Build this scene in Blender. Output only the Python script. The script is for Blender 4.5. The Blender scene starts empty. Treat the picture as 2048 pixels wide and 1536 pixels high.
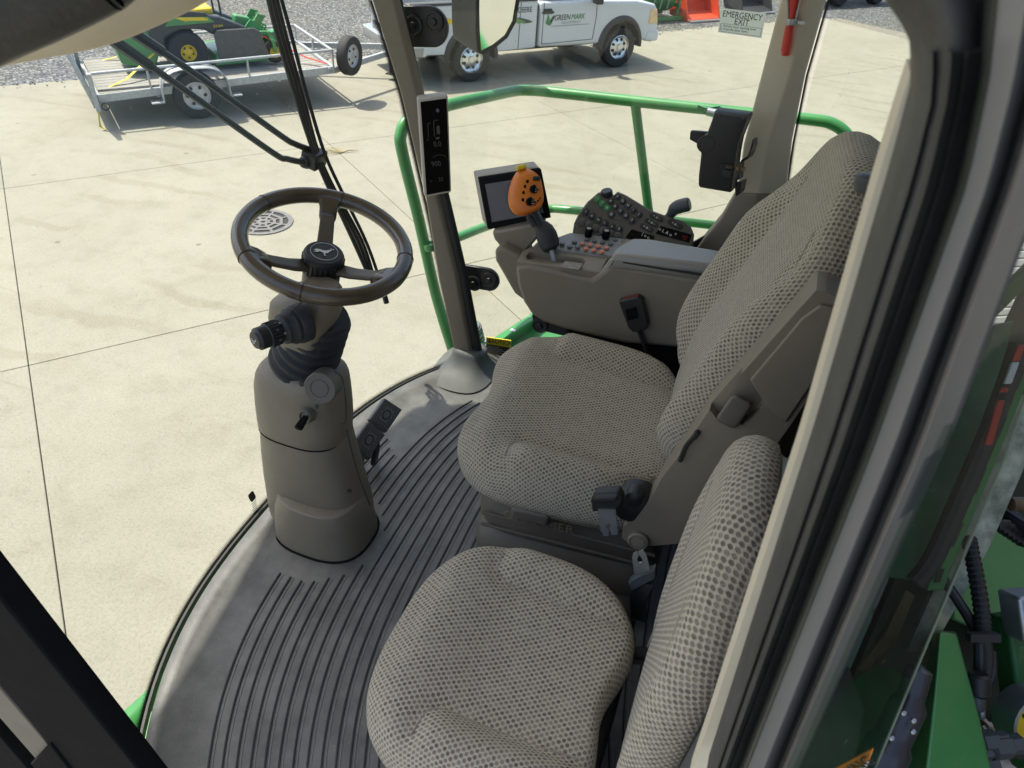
import bpy, math, random
from mathutils import Vector, Matrix
from math import sin, cos, pi, radians, hypot, floor
random.seed(7)
V = Vector
sc = bpy.context.scene
COL = sc.collection
# ---------------------------------------------------------------- camera
# axes: x = forward of the machine, y = its left, z = up; cab floor at z = 0, yard at z = G
G = -2.22
CAM = V((0.0, 1.05, 1.52)); FPX = 1450.0
PITCH, ROLL, AZ = radians(37.2), radians(3.8), radians(-71.4)
fw = V((cos(AZ)*cos(PITCH), sin(AZ)*cos(PITCH), -sin(PITCH)))
rt0 = V((sin(AZ), -cos(AZ), 0)); up0 = rt0.cross(fw)
RT = cos(ROLL)*rt0 + sin(ROLL)*up0; UP = -sin(ROLL)*rt0 + cos(ROLL)*up0
cd = bpy.data.cameras.new('camera'); cam = bpy.data.objects.new('camera', cd); COL.objects.link(cam)
cam.matrix_world = Matrix(((RT.x, UP.x, -fw.x, CAM.x), (RT.y, UP.y, -fw.y, CAM.y), (RT.z, UP.z, -fw.z, CAM.z), (0, 0, 0, 1)))
cd.sensor_width = 36; cd.lens = FPX/2048*36; cd.clip_start = 0.02; cd.clip_end = 600
cd.dof.use_dof = True; cd.dof.focus_distance = 1.75; cd.dof.aperture_fstop = 14.0
sc.camera = cam
# ---------------------------------------------------------------- sky, sun, exposure
SUN_EL, SUN_AZ = radians(62), radians(-6)          # azimuth counted from +x towards +y
w = bpy.data.worlds.new('World'); sc.world = w; w.use_nodes = True
nt = w.node_tree; bg = nt.nodes['Background']
sky = nt.nodes.new('ShaderNodeTexSky'); sky.sky_type = 'NISHITA'; sky.sun_disc = False
sky.sun_elevation = SUN_EL; sky.sun_rotation = radians(90) - SUN_AZ
sky.air_density = 1.0; sky.dust_density = 3.0; sky.ozone_density = 1.0
nt.links.new(sky.outputs[0], bg.inputs[0]); bg.inputs[1].default_value = 0.15
sl = bpy.data.lights.new('sun', 'SUN'); sl.energy = 4.0; sl.angle = radians(0.55); sl.color = (1.0, 0.95, 0.86)
so = bpy.data.objects.new('sun', sl); COL.objects.link(so); so.location = (8, -1, 12)
so.rotation_euler = V((cos(SUN_EL)*cos(SUN_AZ), cos(SUN_EL)*sin(SUN_AZ), sin(SUN_EL))).to_track_quat('Z', 'Y').to_euler()
sc.view_settings.view_transform = 'Standard'; sc.view_settings.look = 'None'
sc.view_settings.exposure = 0.93; sc.view_settings.gamma = 1.0
sc.cycles.use_denoising = True; sc.cycles.max_bounces = 10; sc.cycles.transparent_max_bounces = 16
sc.cycles.diffuse_bounces = 6; sc.cycles.glossy_bounces = 4; sc.cycles.caustics_reflective = False; sc.cycles.caustics_refractive = False
# ---------------------------------------------------------------- measuring: a sight line meets a plane
def sight(px, py): return (px-1024)/FPX*RT - (py-768)/FPX*UP + fw
def PL(px, py, ax, v):
    d = sight(px, py); return CAM + d*((v-CAM[ax])/d[ax])
def PX(px, py, v): return PL(px, py, 0, v)
def PY(px, py, v): return PL(px, py, 1, v)
def PZ(px, py, v): return PL(px, py, 2, v)
def PD(px, py, t): return CAM + sight(px, py)*t
def PP(px, py, o, n):
    d = sight(px, py); o = V(o); n = V(n); return CAM + d*((o-CAM).dot(n)/d.dot(n))
# ---------------------------------------------------------------- mesh building
class MB:
    def __init__(s): s.v = []; s.f = []; s.uv = {}; s.m = []; s.mi = 0
    def add(s, vs, fs, uvs=None):
        b = len(s.v); s.v += [V(p) for p in vs]
        for f in fs: s.f.append([i+b for i in f]); s.m.append(s.mi)
        if uvs:
            for i, u in enumerate(uvs): s.uv[b+i] = u
        return s
    def box(s, c, size, ax=None):
        c = V(c); a = ax or (V((1, 0, 0)), V((0, 1, 0)), V((0, 0, 1)))
        h = [V(a[i])*size[i]/2 for i in range(3)]
        vs = [c+h[0]*i+h[1]*j+h[2]*k for i in (-1, 1) for j in (-1, 1) for k in (-1, 1)]
        return s.add(vs, [(0, 1, 3, 2), (4, 6, 7, 5), (0, 4, 5, 1), (2, 3, 7, 6), (0, 2, 6, 4), (1, 5, 7, 3)])
    def rings(s, rs, cap0=True, cap1=True, closed=True, loop=False):
        n = len(rs[0]); vs = [p for r in rs for p in r]; fs = []
        m = len(rs)
        for k in range(m if loop else m-1):
            k2 = (k+1) % m
            for i in range(n if closed else n-1):
                j = (i+1) % n; fs.append((k*n+i, k*n+j, k2*n+j, k2*n+i))
        if not loop:
            if cap0: fs.append(tuple(range(n-1, -1, -1)))
            if cap1: fs.append(tuple((m-1)*n+i for i in range(n)))
        return s.add(vs, fs)
    def prism(s, pts, ext):
        e = V(ext); pts = [V(p) for p in pts]
        return s.rings([pts, [p+e for p in pts]])
    def tube(s, path, r, seg=10, loop=False, caps=True, flat=None):
        path = [V(p) for p in path]; n = len(path); rr = r if hasattr(r, '__len__') else [r]*n
        ring = []; nrm = None
        for i, p in enumerate(path):
            if loop: t = path[(i+1) % n]-path[i-1]
            else: t = path[min(i+1, n-1)]-path[max(i-1, 0)]
            t = t.normalized() if t.length > 1e-9 else V((0, 0, 1))
            if nrm is None:
                h = V((0, 0, 1)) if abs(t.z) < .9 else V((1, 0, 0)); nrm = (h-t*h.dot(t)).normalized()
            else:
                nrm = nrm-t*nrm.dot(t); nrm = nrm.normalized()
            b = t.cross(nrm)
            fa = flat or (1, 1)
            ring.append([p+(nrm*cos(2*pi*k/seg)*fa[0]+b*sin(2*pi*k/seg)*fa[1])*rr[i] for k in range(seg)])
        return s.rings(ring, caps, caps, True, loop)
    def lathe(s, prof, o, axis, seg=24, cap0=True, cap1=True, ref=None, sx=1.0):
        o = V(o); a = V(axis).normalized(); h = V(ref) if ref else (V((0, 0, 1)) if abs(a.z) < .9 else V((1, 0, 0)))
        u = (h-a*h.dot(a)).normalized(); b = a.cross(u)
        return s.rings([[o+a*z+(u*cos(2*pi*k/seg)*sx+b*sin(2*pi*k/seg))*r for k in range(seg)] for r, z in prof], cap0, cap1)
    def strip(s, path, wv, tv, w, t):
        """a flat bar along a path: width vector wv, thickness vector tv (functions or vectors)"""
        rs = []
        for i, p in enumerate(path):
            a = V(wv(i) if callable(wv) else wv)*((w[i] if hasattr(w, '__len__') else w)/2); b = V(tv(i) if callable(tv) else tv)*(t/2); p = V(p)
            rs.append([p-a-b, p+a-b, p+a+b, p-a+b])
        return s.rings(rs)
    def grid(s, fn, nu, nv, uvfn=None):
        vs = [fn(i/nu, j/nv) for j in range(nv+1) for i in range(nu+1)]
        fs = [(j*(nu+1)+i, j*(nu+1)+i+1, (j+1)*(nu+1)+i+1, (j+1)*(nu+1)+i) for j in range(nv) for i in range(nu)]
        return s.add(vs, fs, [uvfn(i/nu, j/nv) for j in range(nv+1) for i in range(nu+1)] if uvfn else None)
def spl(pts, n=8, loop=False):
    """Catmull-Rom through the points"""
    P = [V(p) for p in pts]; out = []; m = len(P)
    for i in range(m if loop else m-1):
        if loop: a, b, c, d = P[i-1], P[i], P[(i+1) % m], P[(i+2) % m]
        else: a, b, c, d = P[max(i-1, 0)], P[i], P[i+1], P[min(i+2, m-1)]
        for k in range(n):
            t = k/n
            out.append(.5*((2*b)+(c-a)*t+(2*a-5*b+4*c-d)*t*t+(3*b-a-3*c+d)*t**3))
    if not loop: out.append(P[-1].copy())
    return out
def rootof(o):
    while o.parent: o = o.parent
    return o
def build(mb, name, mat, parent=None, smooth=True, bevel=0, seg=2, sub=0, angle=35, solid=0, loc=None):
    me = bpy.data.meshes.new(name)
    off = V((0, 0, 0))
    if parent is not None: off = V(rootof(parent).location)
    elif loc is not None: off = V(loc)
    me.from_pydata([tuple(p-off) for p in mb.v], [], mb.f)
    if mb.uv:
        l = me.uv_layers.new(name='UVMap'); z = (0, 0)
        for lp in me.loops: l.data[lp.index].uv = mb.uv.get(lp.vertex_index, z)
    mats = mat if isinstance(mat, (list, tuple)) else [mat]
    for m in mats: me.materials.append(m)
    if len(mats) > 1: me.polygons.foreach_set('material_index', mb.m)
    me.update()
    import bmesh
    bm = bmesh.new(); bm.from_mesh(me); bmesh.ops.recalc_face_normals(bm, faces=bm.faces); bm.to_mesh(me); bm.free()
    o = bpy.data.objects.new(name, me); COL.objects.link(o)
    if parent is not None: o.parent = parent
    elif loc is not None: o.location = off
    if solid:
        md = o.modifiers.new('Solid', 'SOLIDIFY'); md.thickness = solid; md.offset = 0
    if bevel:
        md = o.modifiers.new('Bevel', 'BEVEL'); md.width = bevel; md.segments = seg; md.limit_method = 'ANGLE'; md.angle_limit = radians(angle); md.use_clamp_overlap = True
    if sub:
        md = o.modifiers.new('Sub', 'SUBSURF'); md.levels = sub; md.render_levels = sub
    if smooth:
        me.polygons.foreach_set('use_smooth', [True]*len(me.polygons))
        if not sub:
            es = [e for e in me.edges]
            try: me.set_sharp_from_angle(angle=radians(angle if not bevel else 80))
            except Exception: pass
    return o
def tag(o, label, cat=None, group=None, kind=None):
    if label: o['label'] = label
    if cat: o['category'] = cat
    if group: o['group'] = group
    if kind: o['kind'] = kind
    return o
def thing(name, label, cat, loc=(0, 0, 0), group=None, kind=None):
    o = bpy.data.objects.new(name, None); COL.objects.link(o); o.location = loc; o.empty_display_size = .05
    return tag(o, label, cat, group, kind)
def dup(o, parent=None, loc=None):
    c = o.copy(); COL.objects.link(c); c.parent = parent
    if loc is not None: c.location = loc
    for ch in list(o.children): dup(ch, c)
    return c
def text(name, body, size, o, xdir, ydir, mat, parent, ext=.0004, align='CENTER', sx=1.0, shear=0.0, spacing=1.0):
    cu = bpy.data.curves.new(name, 'FONT'); cu.body = body; cu.size = size; cu.extrude = ext; cu.align_x = align; cu.align_y = 'CENTER'
    cu.shear = shear; cu.space_character = spacing; cu.resolution_u = 3
    ob = bpy.data.objects.new(name, cu); COL.objects.link(ob)
    dg = bpy.context.evaluated_depsgraph_get(); me = bpy.data.meshes.new_from_object(ob.evaluated_get(dg))
    bpy.data.objects.remove(ob); bpy.data.curves.remove(cu)
    x = V(xdir).normalized(); y = V(ydir); y = (y-x*y.dot(x)).normalized(); z = x.cross(y); o = V(o)
    off = V(rootof(parent).location) if parent else V((0, 0, 0))
    for vv in me.vertices:
        p = vv.co.copy(); vv.co = o+x*p.x*sx+y*p.y+z*p.z-off
    me.materials.clear(); me.materials.append(mat)
    t = bpy.data.objects.new(name, me); COL.objects.link(t); t.parent = parent
    return t
# ---------------------------------------------------------------- materials
def newmat(name):
    m = bpy.data.materials.new(name); m.use_nodes = True; n = m.node_tree
    return m, n, n.nodes['Principled BSDF']
def N(n, t, **k):
    x = n.nodes.new(t)
    for a, b in k.items():
        if a.startswith('i_'):
            x.inputs[int(a[2:]) if a[2:].isdigit() else a[2:]].default_value = b
        else: setattr(x, a, b)
    return x
def L(n, a, b): n.links.new(a, b)
def ramp(n, fac, stops):
    r = N(n, 'ShaderNodeValToRGB'); e = r.color_ramp.elements
    while len(e) < len(stops): e.new(.5)
    for i, (p, c) in enumerate(stops): e[i].position = p; e[i].color = (*c, 1) if len(c) == 3 else c
    if fac is not None: L(n, fac, r.inputs[0])
    return r
def noise(n, scale, detail=4, rough=.6, vec=None, obj=True):
    if vec is None: vec = N(n, 'ShaderNodeTexCoord').outputs['Object']
    x = N(n, 'ShaderNodeTexNoise'); x.inputs['Scale'].default_value = scale; x.inputs['Detail'].default_value = detail; x.inputs['Roughness'].default_value = rough
    L(n, vec, x.inputs['Vector']); return x
def simple(name, col, rough=.5, metal=0., var=.12, vscale=14., bump=.0, bscale=600., coat=0., spec=.5, wear=0., dust=0.):
    m, n, b = newmat(name)
    nz = noise(n, vscale, 5); d = [max(0, c*(1-var)) for c in col]; u = [min(1, c*(1+var)) for c in col]
    r = ramp(n, nz.outputs[0], [(.3, d), (.7, u)]); out = r.outputs[0]
    if wear or dust:
        nz2 = noise(n, vscale*5, 8, .75); r2 = ramp(n, nz2.outputs[0], [(.55, (0, 0, 0)), (.75, (1, 1, 1))])
        mx = N(n, 'ShaderNodeMix', data_type='RGBA'); sc_ = N(n, 'ShaderNodeMath', operation='MULTIPLY', i_1=max(wear, dust)); L(n, r2.outputs[0], sc_.inputs[0])
        L(n, sc_.outputs[0], mx.inputs[0]); L(n, out, mx.inputs[6])
        mx.inputs[7].default_value = ((.36, .33, .27, 1) if dust else tuple(min(1, c*1.8+.02) for c in col)+(1,)); out = mx.outputs[2]
    L(n, out, b.inputs['Base Color'])
    nr = noise(n, vscale*2.3, 4); mr = N(n, 'ShaderNodeMapRange', i_3=max(.03, rough-.08), i_4=min(1, rough+.1)); L(n, nr.outputs[0], mr.inputs[0]); L(n, mr.outputs[0], b.inputs['Roughness'])
    b.inputs['Metallic'].default_value = metal; b.inputs['Coat Weight'].default_value = coat; b.inputs['Specular IOR Level'].default_value = spec
    if bump:
        nb = noise(n, bscale, 2); bp = N(n, 'ShaderNodeBump', i_Strength=bump, i_Distance=.001); L(n, nb.outputs[0], bp.inputs['Height']); L(n, bp.outputs[0], b.inputs['Normal'])
    return m
M = {}
M['plastic'] = simple('plastic', (.215, .180, .132), .48, bump=.55, bscale=650, var=.07, vscale=9, dust=.12)
M['plastic_dark'] = simple('plastic_dark', (.125, .11, .09), .5, bump=.3, bscale=900, var=.06)
M['armpad'] = simple('armpad', (.24, .225, .195), .34, bump=.3, bscale=1100, var=.05, spec=.65)
M['mat'] = simple('mat', (.132, .131, .119), .44, bump=.6, bscale=420, var=.34, vscale=13, dust=.30, spec=.7)
M['cream'] = simple('cream', (.62, .56, .43), .55, bump=.35, bscale=900, var=.04)
M['black'] = simple('black', (.018, .018, .019), .42, bump=.3, bscale=800, var=.1, spec=.5)
M['rubber'] = simple('rubber', (.022, .023, .024), .62, bump=.3, bscale=400, var=.25, dust=.08)
M['seal'] = simple('seal', (.045, .045, .043), .55, bump=.4, bscale=300, var=.3, vscale=20, dust=.12)
M['bluegrey'] = simple('bluegrey', (.06, .068, .075), .45, bump=.2, var=.08)
M['gloss'] = simple('gloss', (.006, .006, .007), .10, var=.1, spec=.12)
M['bezel'] = simple('bezel', (.36, .34, .30), .5, var=.05, bump=.15)
M['leather'] = simple('leather', (.085, .062, .042), .19, bump=.5, bscale=260, var=.14, spec=.55, coat=.3)
M['plate'] = simple('plate', (.12, .10, .075), .42, var=.08, bump=.2)
M['green'] = simple('green', (.05, .235, .065), .36, var=.14, vscale=5, coat=.35, dust=.10)
M['green_dirty'] = simple('green_dirty', (.022, .115, .03), .5, var=.3, vscale=8, dust=.35)
M['yellow'] = simple('yellow', (.72, .52, .02), .4, var=.06)
M['orange'] = simple('orange', (.66, .175, .012), .42, var=.06, bump=.2)
M['orange_soft'] = simple('orange_soft', (.62, .22, .12), .5, var=.05)
M['red'] = simple('red', (.55, .035, .02), .35, var=.08)
M['white'] = simple('white', (.78, .78, .77), .5, var=.03)
M['truck_white'] = simple('truck_white', (.60, .62, .64), .22, var=.03, coat=.5, vscale=3)
M['steel'] = simple('steel', (.40, .43, .46), .42, metal=.85, var=.15, vscale=18)
M['galv'] = simple('galv', (.40, .42, .43), .5, metal=.45, var=.18, vscale=22)
M['tyre'] = simple('tyre', (.018, .018, .019), .75, var=.25, bump=.4, bscale=120, dust=.04)
M['chrome'] = simple('chrome', (.68, .69, .70), .22, metal=.9, var=.06)
M['dark_glass'] = simple('dark_glass', (.012, .015, .017), .06, var=.1)
M['print_w'] = simple('print_w', (.72, .71, .68), .6, var=.03)
M['print_grey'] = simple('print_grey', (.30, .30, .29), .6, var=.03)
M['print_k'] = simple('print_k', (.012, .012, .012), .6, var=.03)
M['lcd'] = simple('lcd', (.045, .048, .053), .3, var=.05)
def translucent(name, col):
    m, n, b = newmat(name); nz = noise(n, 30, 4); r = ramp(n, nz.outputs[0], [(.3, tuple(c*.96 for c in col)), (.7, col)]); L(n, r.outputs[0], b.inputs['Base Color']); b.inputs['Roughness'].default_value = .5
    t_ = N(n, 'ShaderNodeBsdfTranslucent'); L(n, r.outputs[0], t_.inputs[0]); mx = N(n, 'ShaderNodeMixShader', i_0=.75); L(n, b.outputs[0], mx.inputs[1]); L(n, t_.outputs[0], mx.inputs[2]); L(n, mx.outputs[0], n.nodes['Material Output'].inputs['Surface']); return m
M['sticker'] = translucent('sticker', (.92, .92, .86))
M['gbtn'] = simple('gbtn', (.05, .22, .07), .5, var=.08)
M['btn'] = simple('btn', (.115, .118, .118), .45, var=.06)
M['kbtn'] = simple('kbtn', (.03, .029, .028), .5, var=.06)
M['gold'] = simple('gold', (.17, .125, .07), .5, metal=.3, var=.4, vscale=30)
M['wood'] = None
def glassmat(name, tint, rough=.0, dirt=0., refl=1.0):
    m, n, b = newmat(name); n.nodes.remove(b); out = n.nodes['Material Output']
    tr = N(n, 'ShaderNodeBsdfTransparent'); tr.inputs[0].default_value = (*tint, 1)
    gl = N(n, 'ShaderNodeBsdfGlossy'); gl.inputs['Roughness'].default_value = .015; gl.inputs[0].default_value = (refl, refl, refl, 1)
    lw = N(n, 'ShaderNodeLayerWeight', i_Blend=.5); pw5 = N(n, 'ShaderNodeMath', operation='POWER', i_1=5.0); L(n, lw.outputs['Facing'], pw5.inputs[0]); fr = N(n, 'ShaderNodeMath', operation='MULTIPLY_ADD', i_1=.94, i_2=.05); L(n, pw5.outputs[0], fr.inputs[0]); mx = N(n, 'ShaderNodeMixShader'); L(n, fr.outputs[0], mx.inputs[0]); L(n, tr.outputs[0], mx.inputs[1]); L(n, gl.outputs[0], mx.inputs[2])
    res = mx.outputs[0]
    if dirt:
        tc = N(n, 'ShaderNodeTexCoord').outputs['Object']
        vo = N(n, 'ShaderNodeTexVoronoi'); vo.inputs['Scale'].default_value = 46; L(n, tc, vo.inputs['Vector'])
        dots = ramp(n, vo.outputs['Distance'], [(.0, (1, 1, 1)), (.13, (0, 0, 0))])
        sel = noise(n, 5, 3, .6, tc); rs = ramp(n, sel.outputs[0], [(.47, (0, 0, 0)), (.62, (1, 1, 1))])
        wn = N(n, 'ShaderNodeSeparateColor'); L(n, vo.outputs['Color'], wn.inputs[0])
        gt = N(n, 'ShaderNodeMath', operation='GREATER_THAN', i_1=.45); L(n, wn.outputs[0], gt.inputs[0])
        a = N(n, 'ShaderNodeMath', operation='MULTIPLY'); L(n, dots.outputs[0], a.inputs[0]); L(n, rs.outputs[0], a.inputs[1])
        a2 = N(n, 'ShaderNodeMath', operation='MULTIPLY'); L(n, a.outputs[0], a2.inputs[0]); L(n, gt.outputs[0], a2.inputs[1])
        hz = noise(n, 2.2, 5, .65, tc); hr = ramp(n, hz.outputs[0], [(.5, (.0, .0, .0)), (.85, (.05, .05, .05))])
        sm = N(n, 'ShaderNodeMath', operation='ADD'); sm.use_clamp = True; L(n, a2.outputs[0], sm.inputs[0]); L(n, hr.outputs[0], sm.inputs[1])
        ml = N(n, 'ShaderNodeMath', operation='MULTIPLY', i_1=dirt); L(n, sm.outputs[0], ml.inputs[0])
        df = N(n, 'ShaderNodeBsdfTranslucent'); df.inputs[0].default_value = (.8, .8, .76, 1)
        d2 = N(n, 'ShaderNodeBsdfDiffuse'); d2.inputs[0].default_value = (.7, .7, .66, 1); ad = N(n, 'ShaderNodeMixShader', i_0=.5); L(n, df.outputs[0], ad.inputs[1]); L(n, d2.outputs[0], ad.inputs[2])
        m3 = N(n, 'ShaderNodeMixShader'); L(n, ml.outputs[0], m3.inputs[0]); L(n, res, m3.inputs[1]); L(n, ad.outputs[0], m3.inputs[2]); res = m3.outputs[0]
    L(n, res, out.inputs['Surface']); return m
M['glass_front'] = glassmat('glass_front', (.955, .975, .93), dirt=.8, refl=.55)
M['glass_side'] = glassmat('glass_side', (.965, .985, .945), dirt=.45, refl=.4)
M['glass_door'] = glassmat('glass_door', (.84, .92, .87), dirt=.55, refl=.45)
M['mat_lit'] = simple('mat_lit', (.21, .22, .21), .4, var=.2, vscale=40)  # paler mat tone for the painted lit edges of the ribs
M['frit'] = None
M['matte'] = simple('matte', (.012, .012, .013), .85, spec=.06, var=.1)
M['pedal'] = simple('pedal', (.17, .172, .168), .5, var=.1)
def fabric(name, light, dark, pu, pv, dsize, soft=.12):
    m, n, b = newmat(name); uv = N(n, 'ShaderNodeUVMap').outputs[0]
    wob = noise(n, 60, 2, .5, uv); wv = N(n, 'ShaderNodeVectorMath', operation='MULTIPLY_ADD'); wv.inputs[1].default_value = (.0016,)*3; L(n, wob.outputs['Color'], wv.inputs[0]); L(n, uv, wv.inputs[2])
    sp = N(n, 'ShaderNodeSeparateXYZ'); L(n, wv.outputs[0], sp.inputs[0])
    def mth(op, a, b=None):
        x = N(n, 'ShaderNodeMath', operation=op)
        for i, q in enumerate((a, b)):
            if q is None: continue
            if isinstance(q, (int, float)): x.inputs[i].default_value = q
            else: L(n, q, x.inputs[i])
        return x.outputs[0]
    u = mth('DIVIDE', sp.outputs[0], pu); v = mth('DIVIDE', sp.outputs[1], pv)
    row = mth('FLOOR', v); odd = mth('MULTIPLY', mth('FLOORED_MODULO', row, 2.0), .5)
    fu = mth('SUBTRACT', mth('FRACT', mth('ADD', u, odd)), .5); fv = mth('SUBTRACT', mth('FRACT', v), .5)
    au = mth('ABSOLUTE', fu); av = mth('ABSOLUTE', fv)
    # a blunt cross: two overlapping bars
    dv_ = dsize*1.5; b1 = mth('MAXIMUM', mth('DIVIDE', au, dsize), mth('DIVIDE', av, dv_*.66)); b2 = mth('MAXIMUM', mth('DIVIDE', au, dsize*.62), mth('DIVIDE', av, dv_))
    d = mth('MINIMUM', b1, b2)
    msk = N(n, 'ShaderNodeMapRange', i_1=1.3, i_2=.75, i_3=0., i_4=1.); L(n, d, msk.inputs[0])
    cid = N(n, 'ShaderNodeCombineXYZ'); L(n, mth('FLOOR', mth('ADD', u, odd)), cid.inputs[0]); L(n, row, cid.inputs[1]); wnz = N(n, 'ShaderNodeTexWhiteNoise', noise_dimensions='2D'); L(n, cid.outputs[0], wnz.inputs[0])
    msk_o = mth('MULTIPLY', msk.outputs[0], mth('ADD', mth('MULTIPLY', wnz.outputs[0], .4), .6))
    # knit stitches: fine v-shaped ribs
    st = mth('MULTIPLY', mth('SINE', mth('MULTIPLY', mth('ADD', sp.outputs[1], mth('MULTIPLY', mth('ABSOLUTE', mth('SUBTRACT', mth('FRACT', mth('DIVIDE', sp.outputs[0], pu/4)), .5)), pv/3)), 2*pi/(pv/3.5))), .5)
    nz = noise(n, 900, 2, .6, uv)
    mx = N(n, 'ShaderNodeMix', data_type='RGBA'); L(n, msk_o, mx.inputs[0]); mx.inputs[6].default_value = (*light, 1); mx.inputs[7].default_value = (*dark, 1)
    br = mth('ADD', mth('ADD', mth('MULTIPLY', st, .22), mth('MULTIPLY', nz.outputs[0], .5)), .72)
    big = noise(n, 22, 5, .65, uv); br = mth('MULTIPLY', br, mth('ADD', mth('MULTIPLY', big.outputs[0], .25), .875))
    hs = N(n, 'ShaderNodeMix', data_type='RGBA', blend_type='MULTIPLY'); hs.inputs[0].default_value = 1.; L(n, mx.outputs[2], hs.inputs[6]); cc = N(n, 'ShaderNodeCombineColor'); [L(n, br, cc.inputs[i]) for i in range(3)]; L(n, cc.outputs[0], hs.inputs[7])
    L(n, hs.outputs[2], b.inputs['Base Color']); b.inputs['Roughness'].default_value = .92; b.inputs['Specular IOR Level'].default_value = .15
    b.inputs['Sheen Weight'].default_value = .25; b.inputs['Sheen Roughness'].default_value = .5
    hgt = mth('ADD', mth('MULTIPLY', msk.outputs[0], -1.0), mth('MULTIPLY', st, .35)); bp = N(n, 'ShaderNodeBump', i_Strength=1.0, i_Distance=.0016); L(n, hgt, bp.inputs['Height']); L(n, bp.outputs[0], b.inputs['Normal'])
    return m
M['fabric'] = fabric('fabric', (.63, .545, .40), (.165, .136, .103), .0097, .0069, .285)
M['fabric_fine'] = fabric('fabric_fine', (.63, .545, .40), (.165, .136, .103), .0097, .0069, .285)
M['fabric_side'] = fabric('fabric_side', (.46, .41, .33), (.115, .10, .085), .0112, .0094, .33)
# ================================================================ yard
GA = radians(-128); TT = V((cos(GA), sin(GA), 0)); NN = V((-sin(GA), cos(GA), 0)); ZZ = V((0, 0, 1))
def yard(t, n, z=0.): return TT*t + NN*n + V((0, 0, G+z))
def concrete():
    m, n, b = newmat('concrete'); pos = N(n, 'ShaderNodeNewGeometry').outputs['Position']
    a = noise(n, .55, 6, .6, pos); c = noise(n, 3.2, 7, .68, pos); f = noise(n, 60, 4, .7, pos)
    r1 = ramp(n, a.outputs[0], [(.3, (.250, .237, .188)), (.7, (.284, .270, .218))])
    r2 = ramp(n, c.outputs[0], [(.25, (.86, .855, .83)), (.5, (1, 1, 1)), (.8, (1.05, 1.05, 1.05))])
    r3 = ramp(n, f.outputs[0], [(.3, (.80, .80, .79)), (.52, (1, 1, 1)), (.75, (1.08, 1.08, 1.07))])
    oi = N(n, 'ShaderNodeObjectInfo'); r4 = ramp(n, oi.outputs['Random'], [(0, (.94, .94, .94)), (1, (1.03, 1.03, 1.02))])
    # scuffs left by turning tyres
    mp = N(n, 'ShaderNodeMapping'); mp.inputs['Scale'].default_value = (.5, 3.2, 1); mp.inputs['Rotation'].default_value = (0, 0, .9); L(n, pos, mp.inputs[0])
    s = noise(n, 1.1, 8, .72, mp.outputs[0]); s.inputs['Distortion'].default_value = 1.4; r5 = ramp(n, s.outputs[0], [(.60, (1, 1, 1)), (.70, (.86, .85, .82))])
    # curved rub marks, hairline cracks, a few oil spots
    wv = N(n, 'ShaderNodeTexWave', wave_type='RINGS'); wv.inputs['Scale'].default_value = .55; wv.inputs['Distortion'].default_value = 5.; wv.inputs['Detail'].default_value = 4.; wv.inputs['Detail Scale'].default_value = 1.6; L(n, pos, wv.inputs[0])
    wm = noise(n, .45, 3, .5, pos); wr = ramp(n, wv.outputs['Fac'], [(.80, (0, 0, 0)), (.95, (1, 1, 1))]); wr2 = ramp(n, wm.outputs[0], [(.5, (0, 0, 0)), (.62, (1, 1, 1))])
    wmul = N(n, 'ShaderNodeMath', operation='MULTIPLY'); L(n, wr.outputs[0], wmul.inputs[0]); L(n, wr2.outputs[0], wmul.inputs[1]); r6 = ramp(n, wmul.outputs[0], [(0, (1, 1, 1)), (1, (.90, .885, .85))])
    vs_ = N(n, 'ShaderNodeTexVoronoi'); vs_.inputs['Scale'].default_value = 1.3; L(n, pos, vs_.inputs['Vector']); vw = noise(n, 9, 3, .6, pos); vd = N(n, 'ShaderNodeMath', operation='MULTIPLY_ADD', i_1=.06); L(n, vw.outputs[0], vd.inputs[0]); L(n, vs_.outputs['Distance'], vd.inputs[2]); r7 = ramp(n, vd.outputs[0], [(.055, (.62, .60, .56)), (.085, (1, 1, 1))])
    gr = noise(n, 190, 2, .6, pos); r8 = ramp(n, gr.outputs[0], [(.30, (.72, .71, .70)), (.40, (1, 1, 1))])
    out = r1.outputs[0]
    for r in (r2, r3, r4, r5, r6, r7, r8):
        mx = N(n, 'ShaderNodeMix', data_type='RGBA', blend_type='MULTIPLY'); mx.inputs[0].default_value = 1; L(n, out, mx.inputs[6]); L(n, r.outputs[0], mx.inputs[7]); out = mx.outputs[2]
    L(n, out, b.inputs['Base Color']); b.inputs['Roughness'].default_value = .85; b.inputs['Specular IOR Level'].default_value = .25
    bp = N(n, 'ShaderNodeBump', i_Strength=.25, i_Distance=.004); L(n, f.outputs[0], bp.inputs['Height']); L(n, bp.outputs[0], b.inputs['Normal'])
    return m
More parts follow.
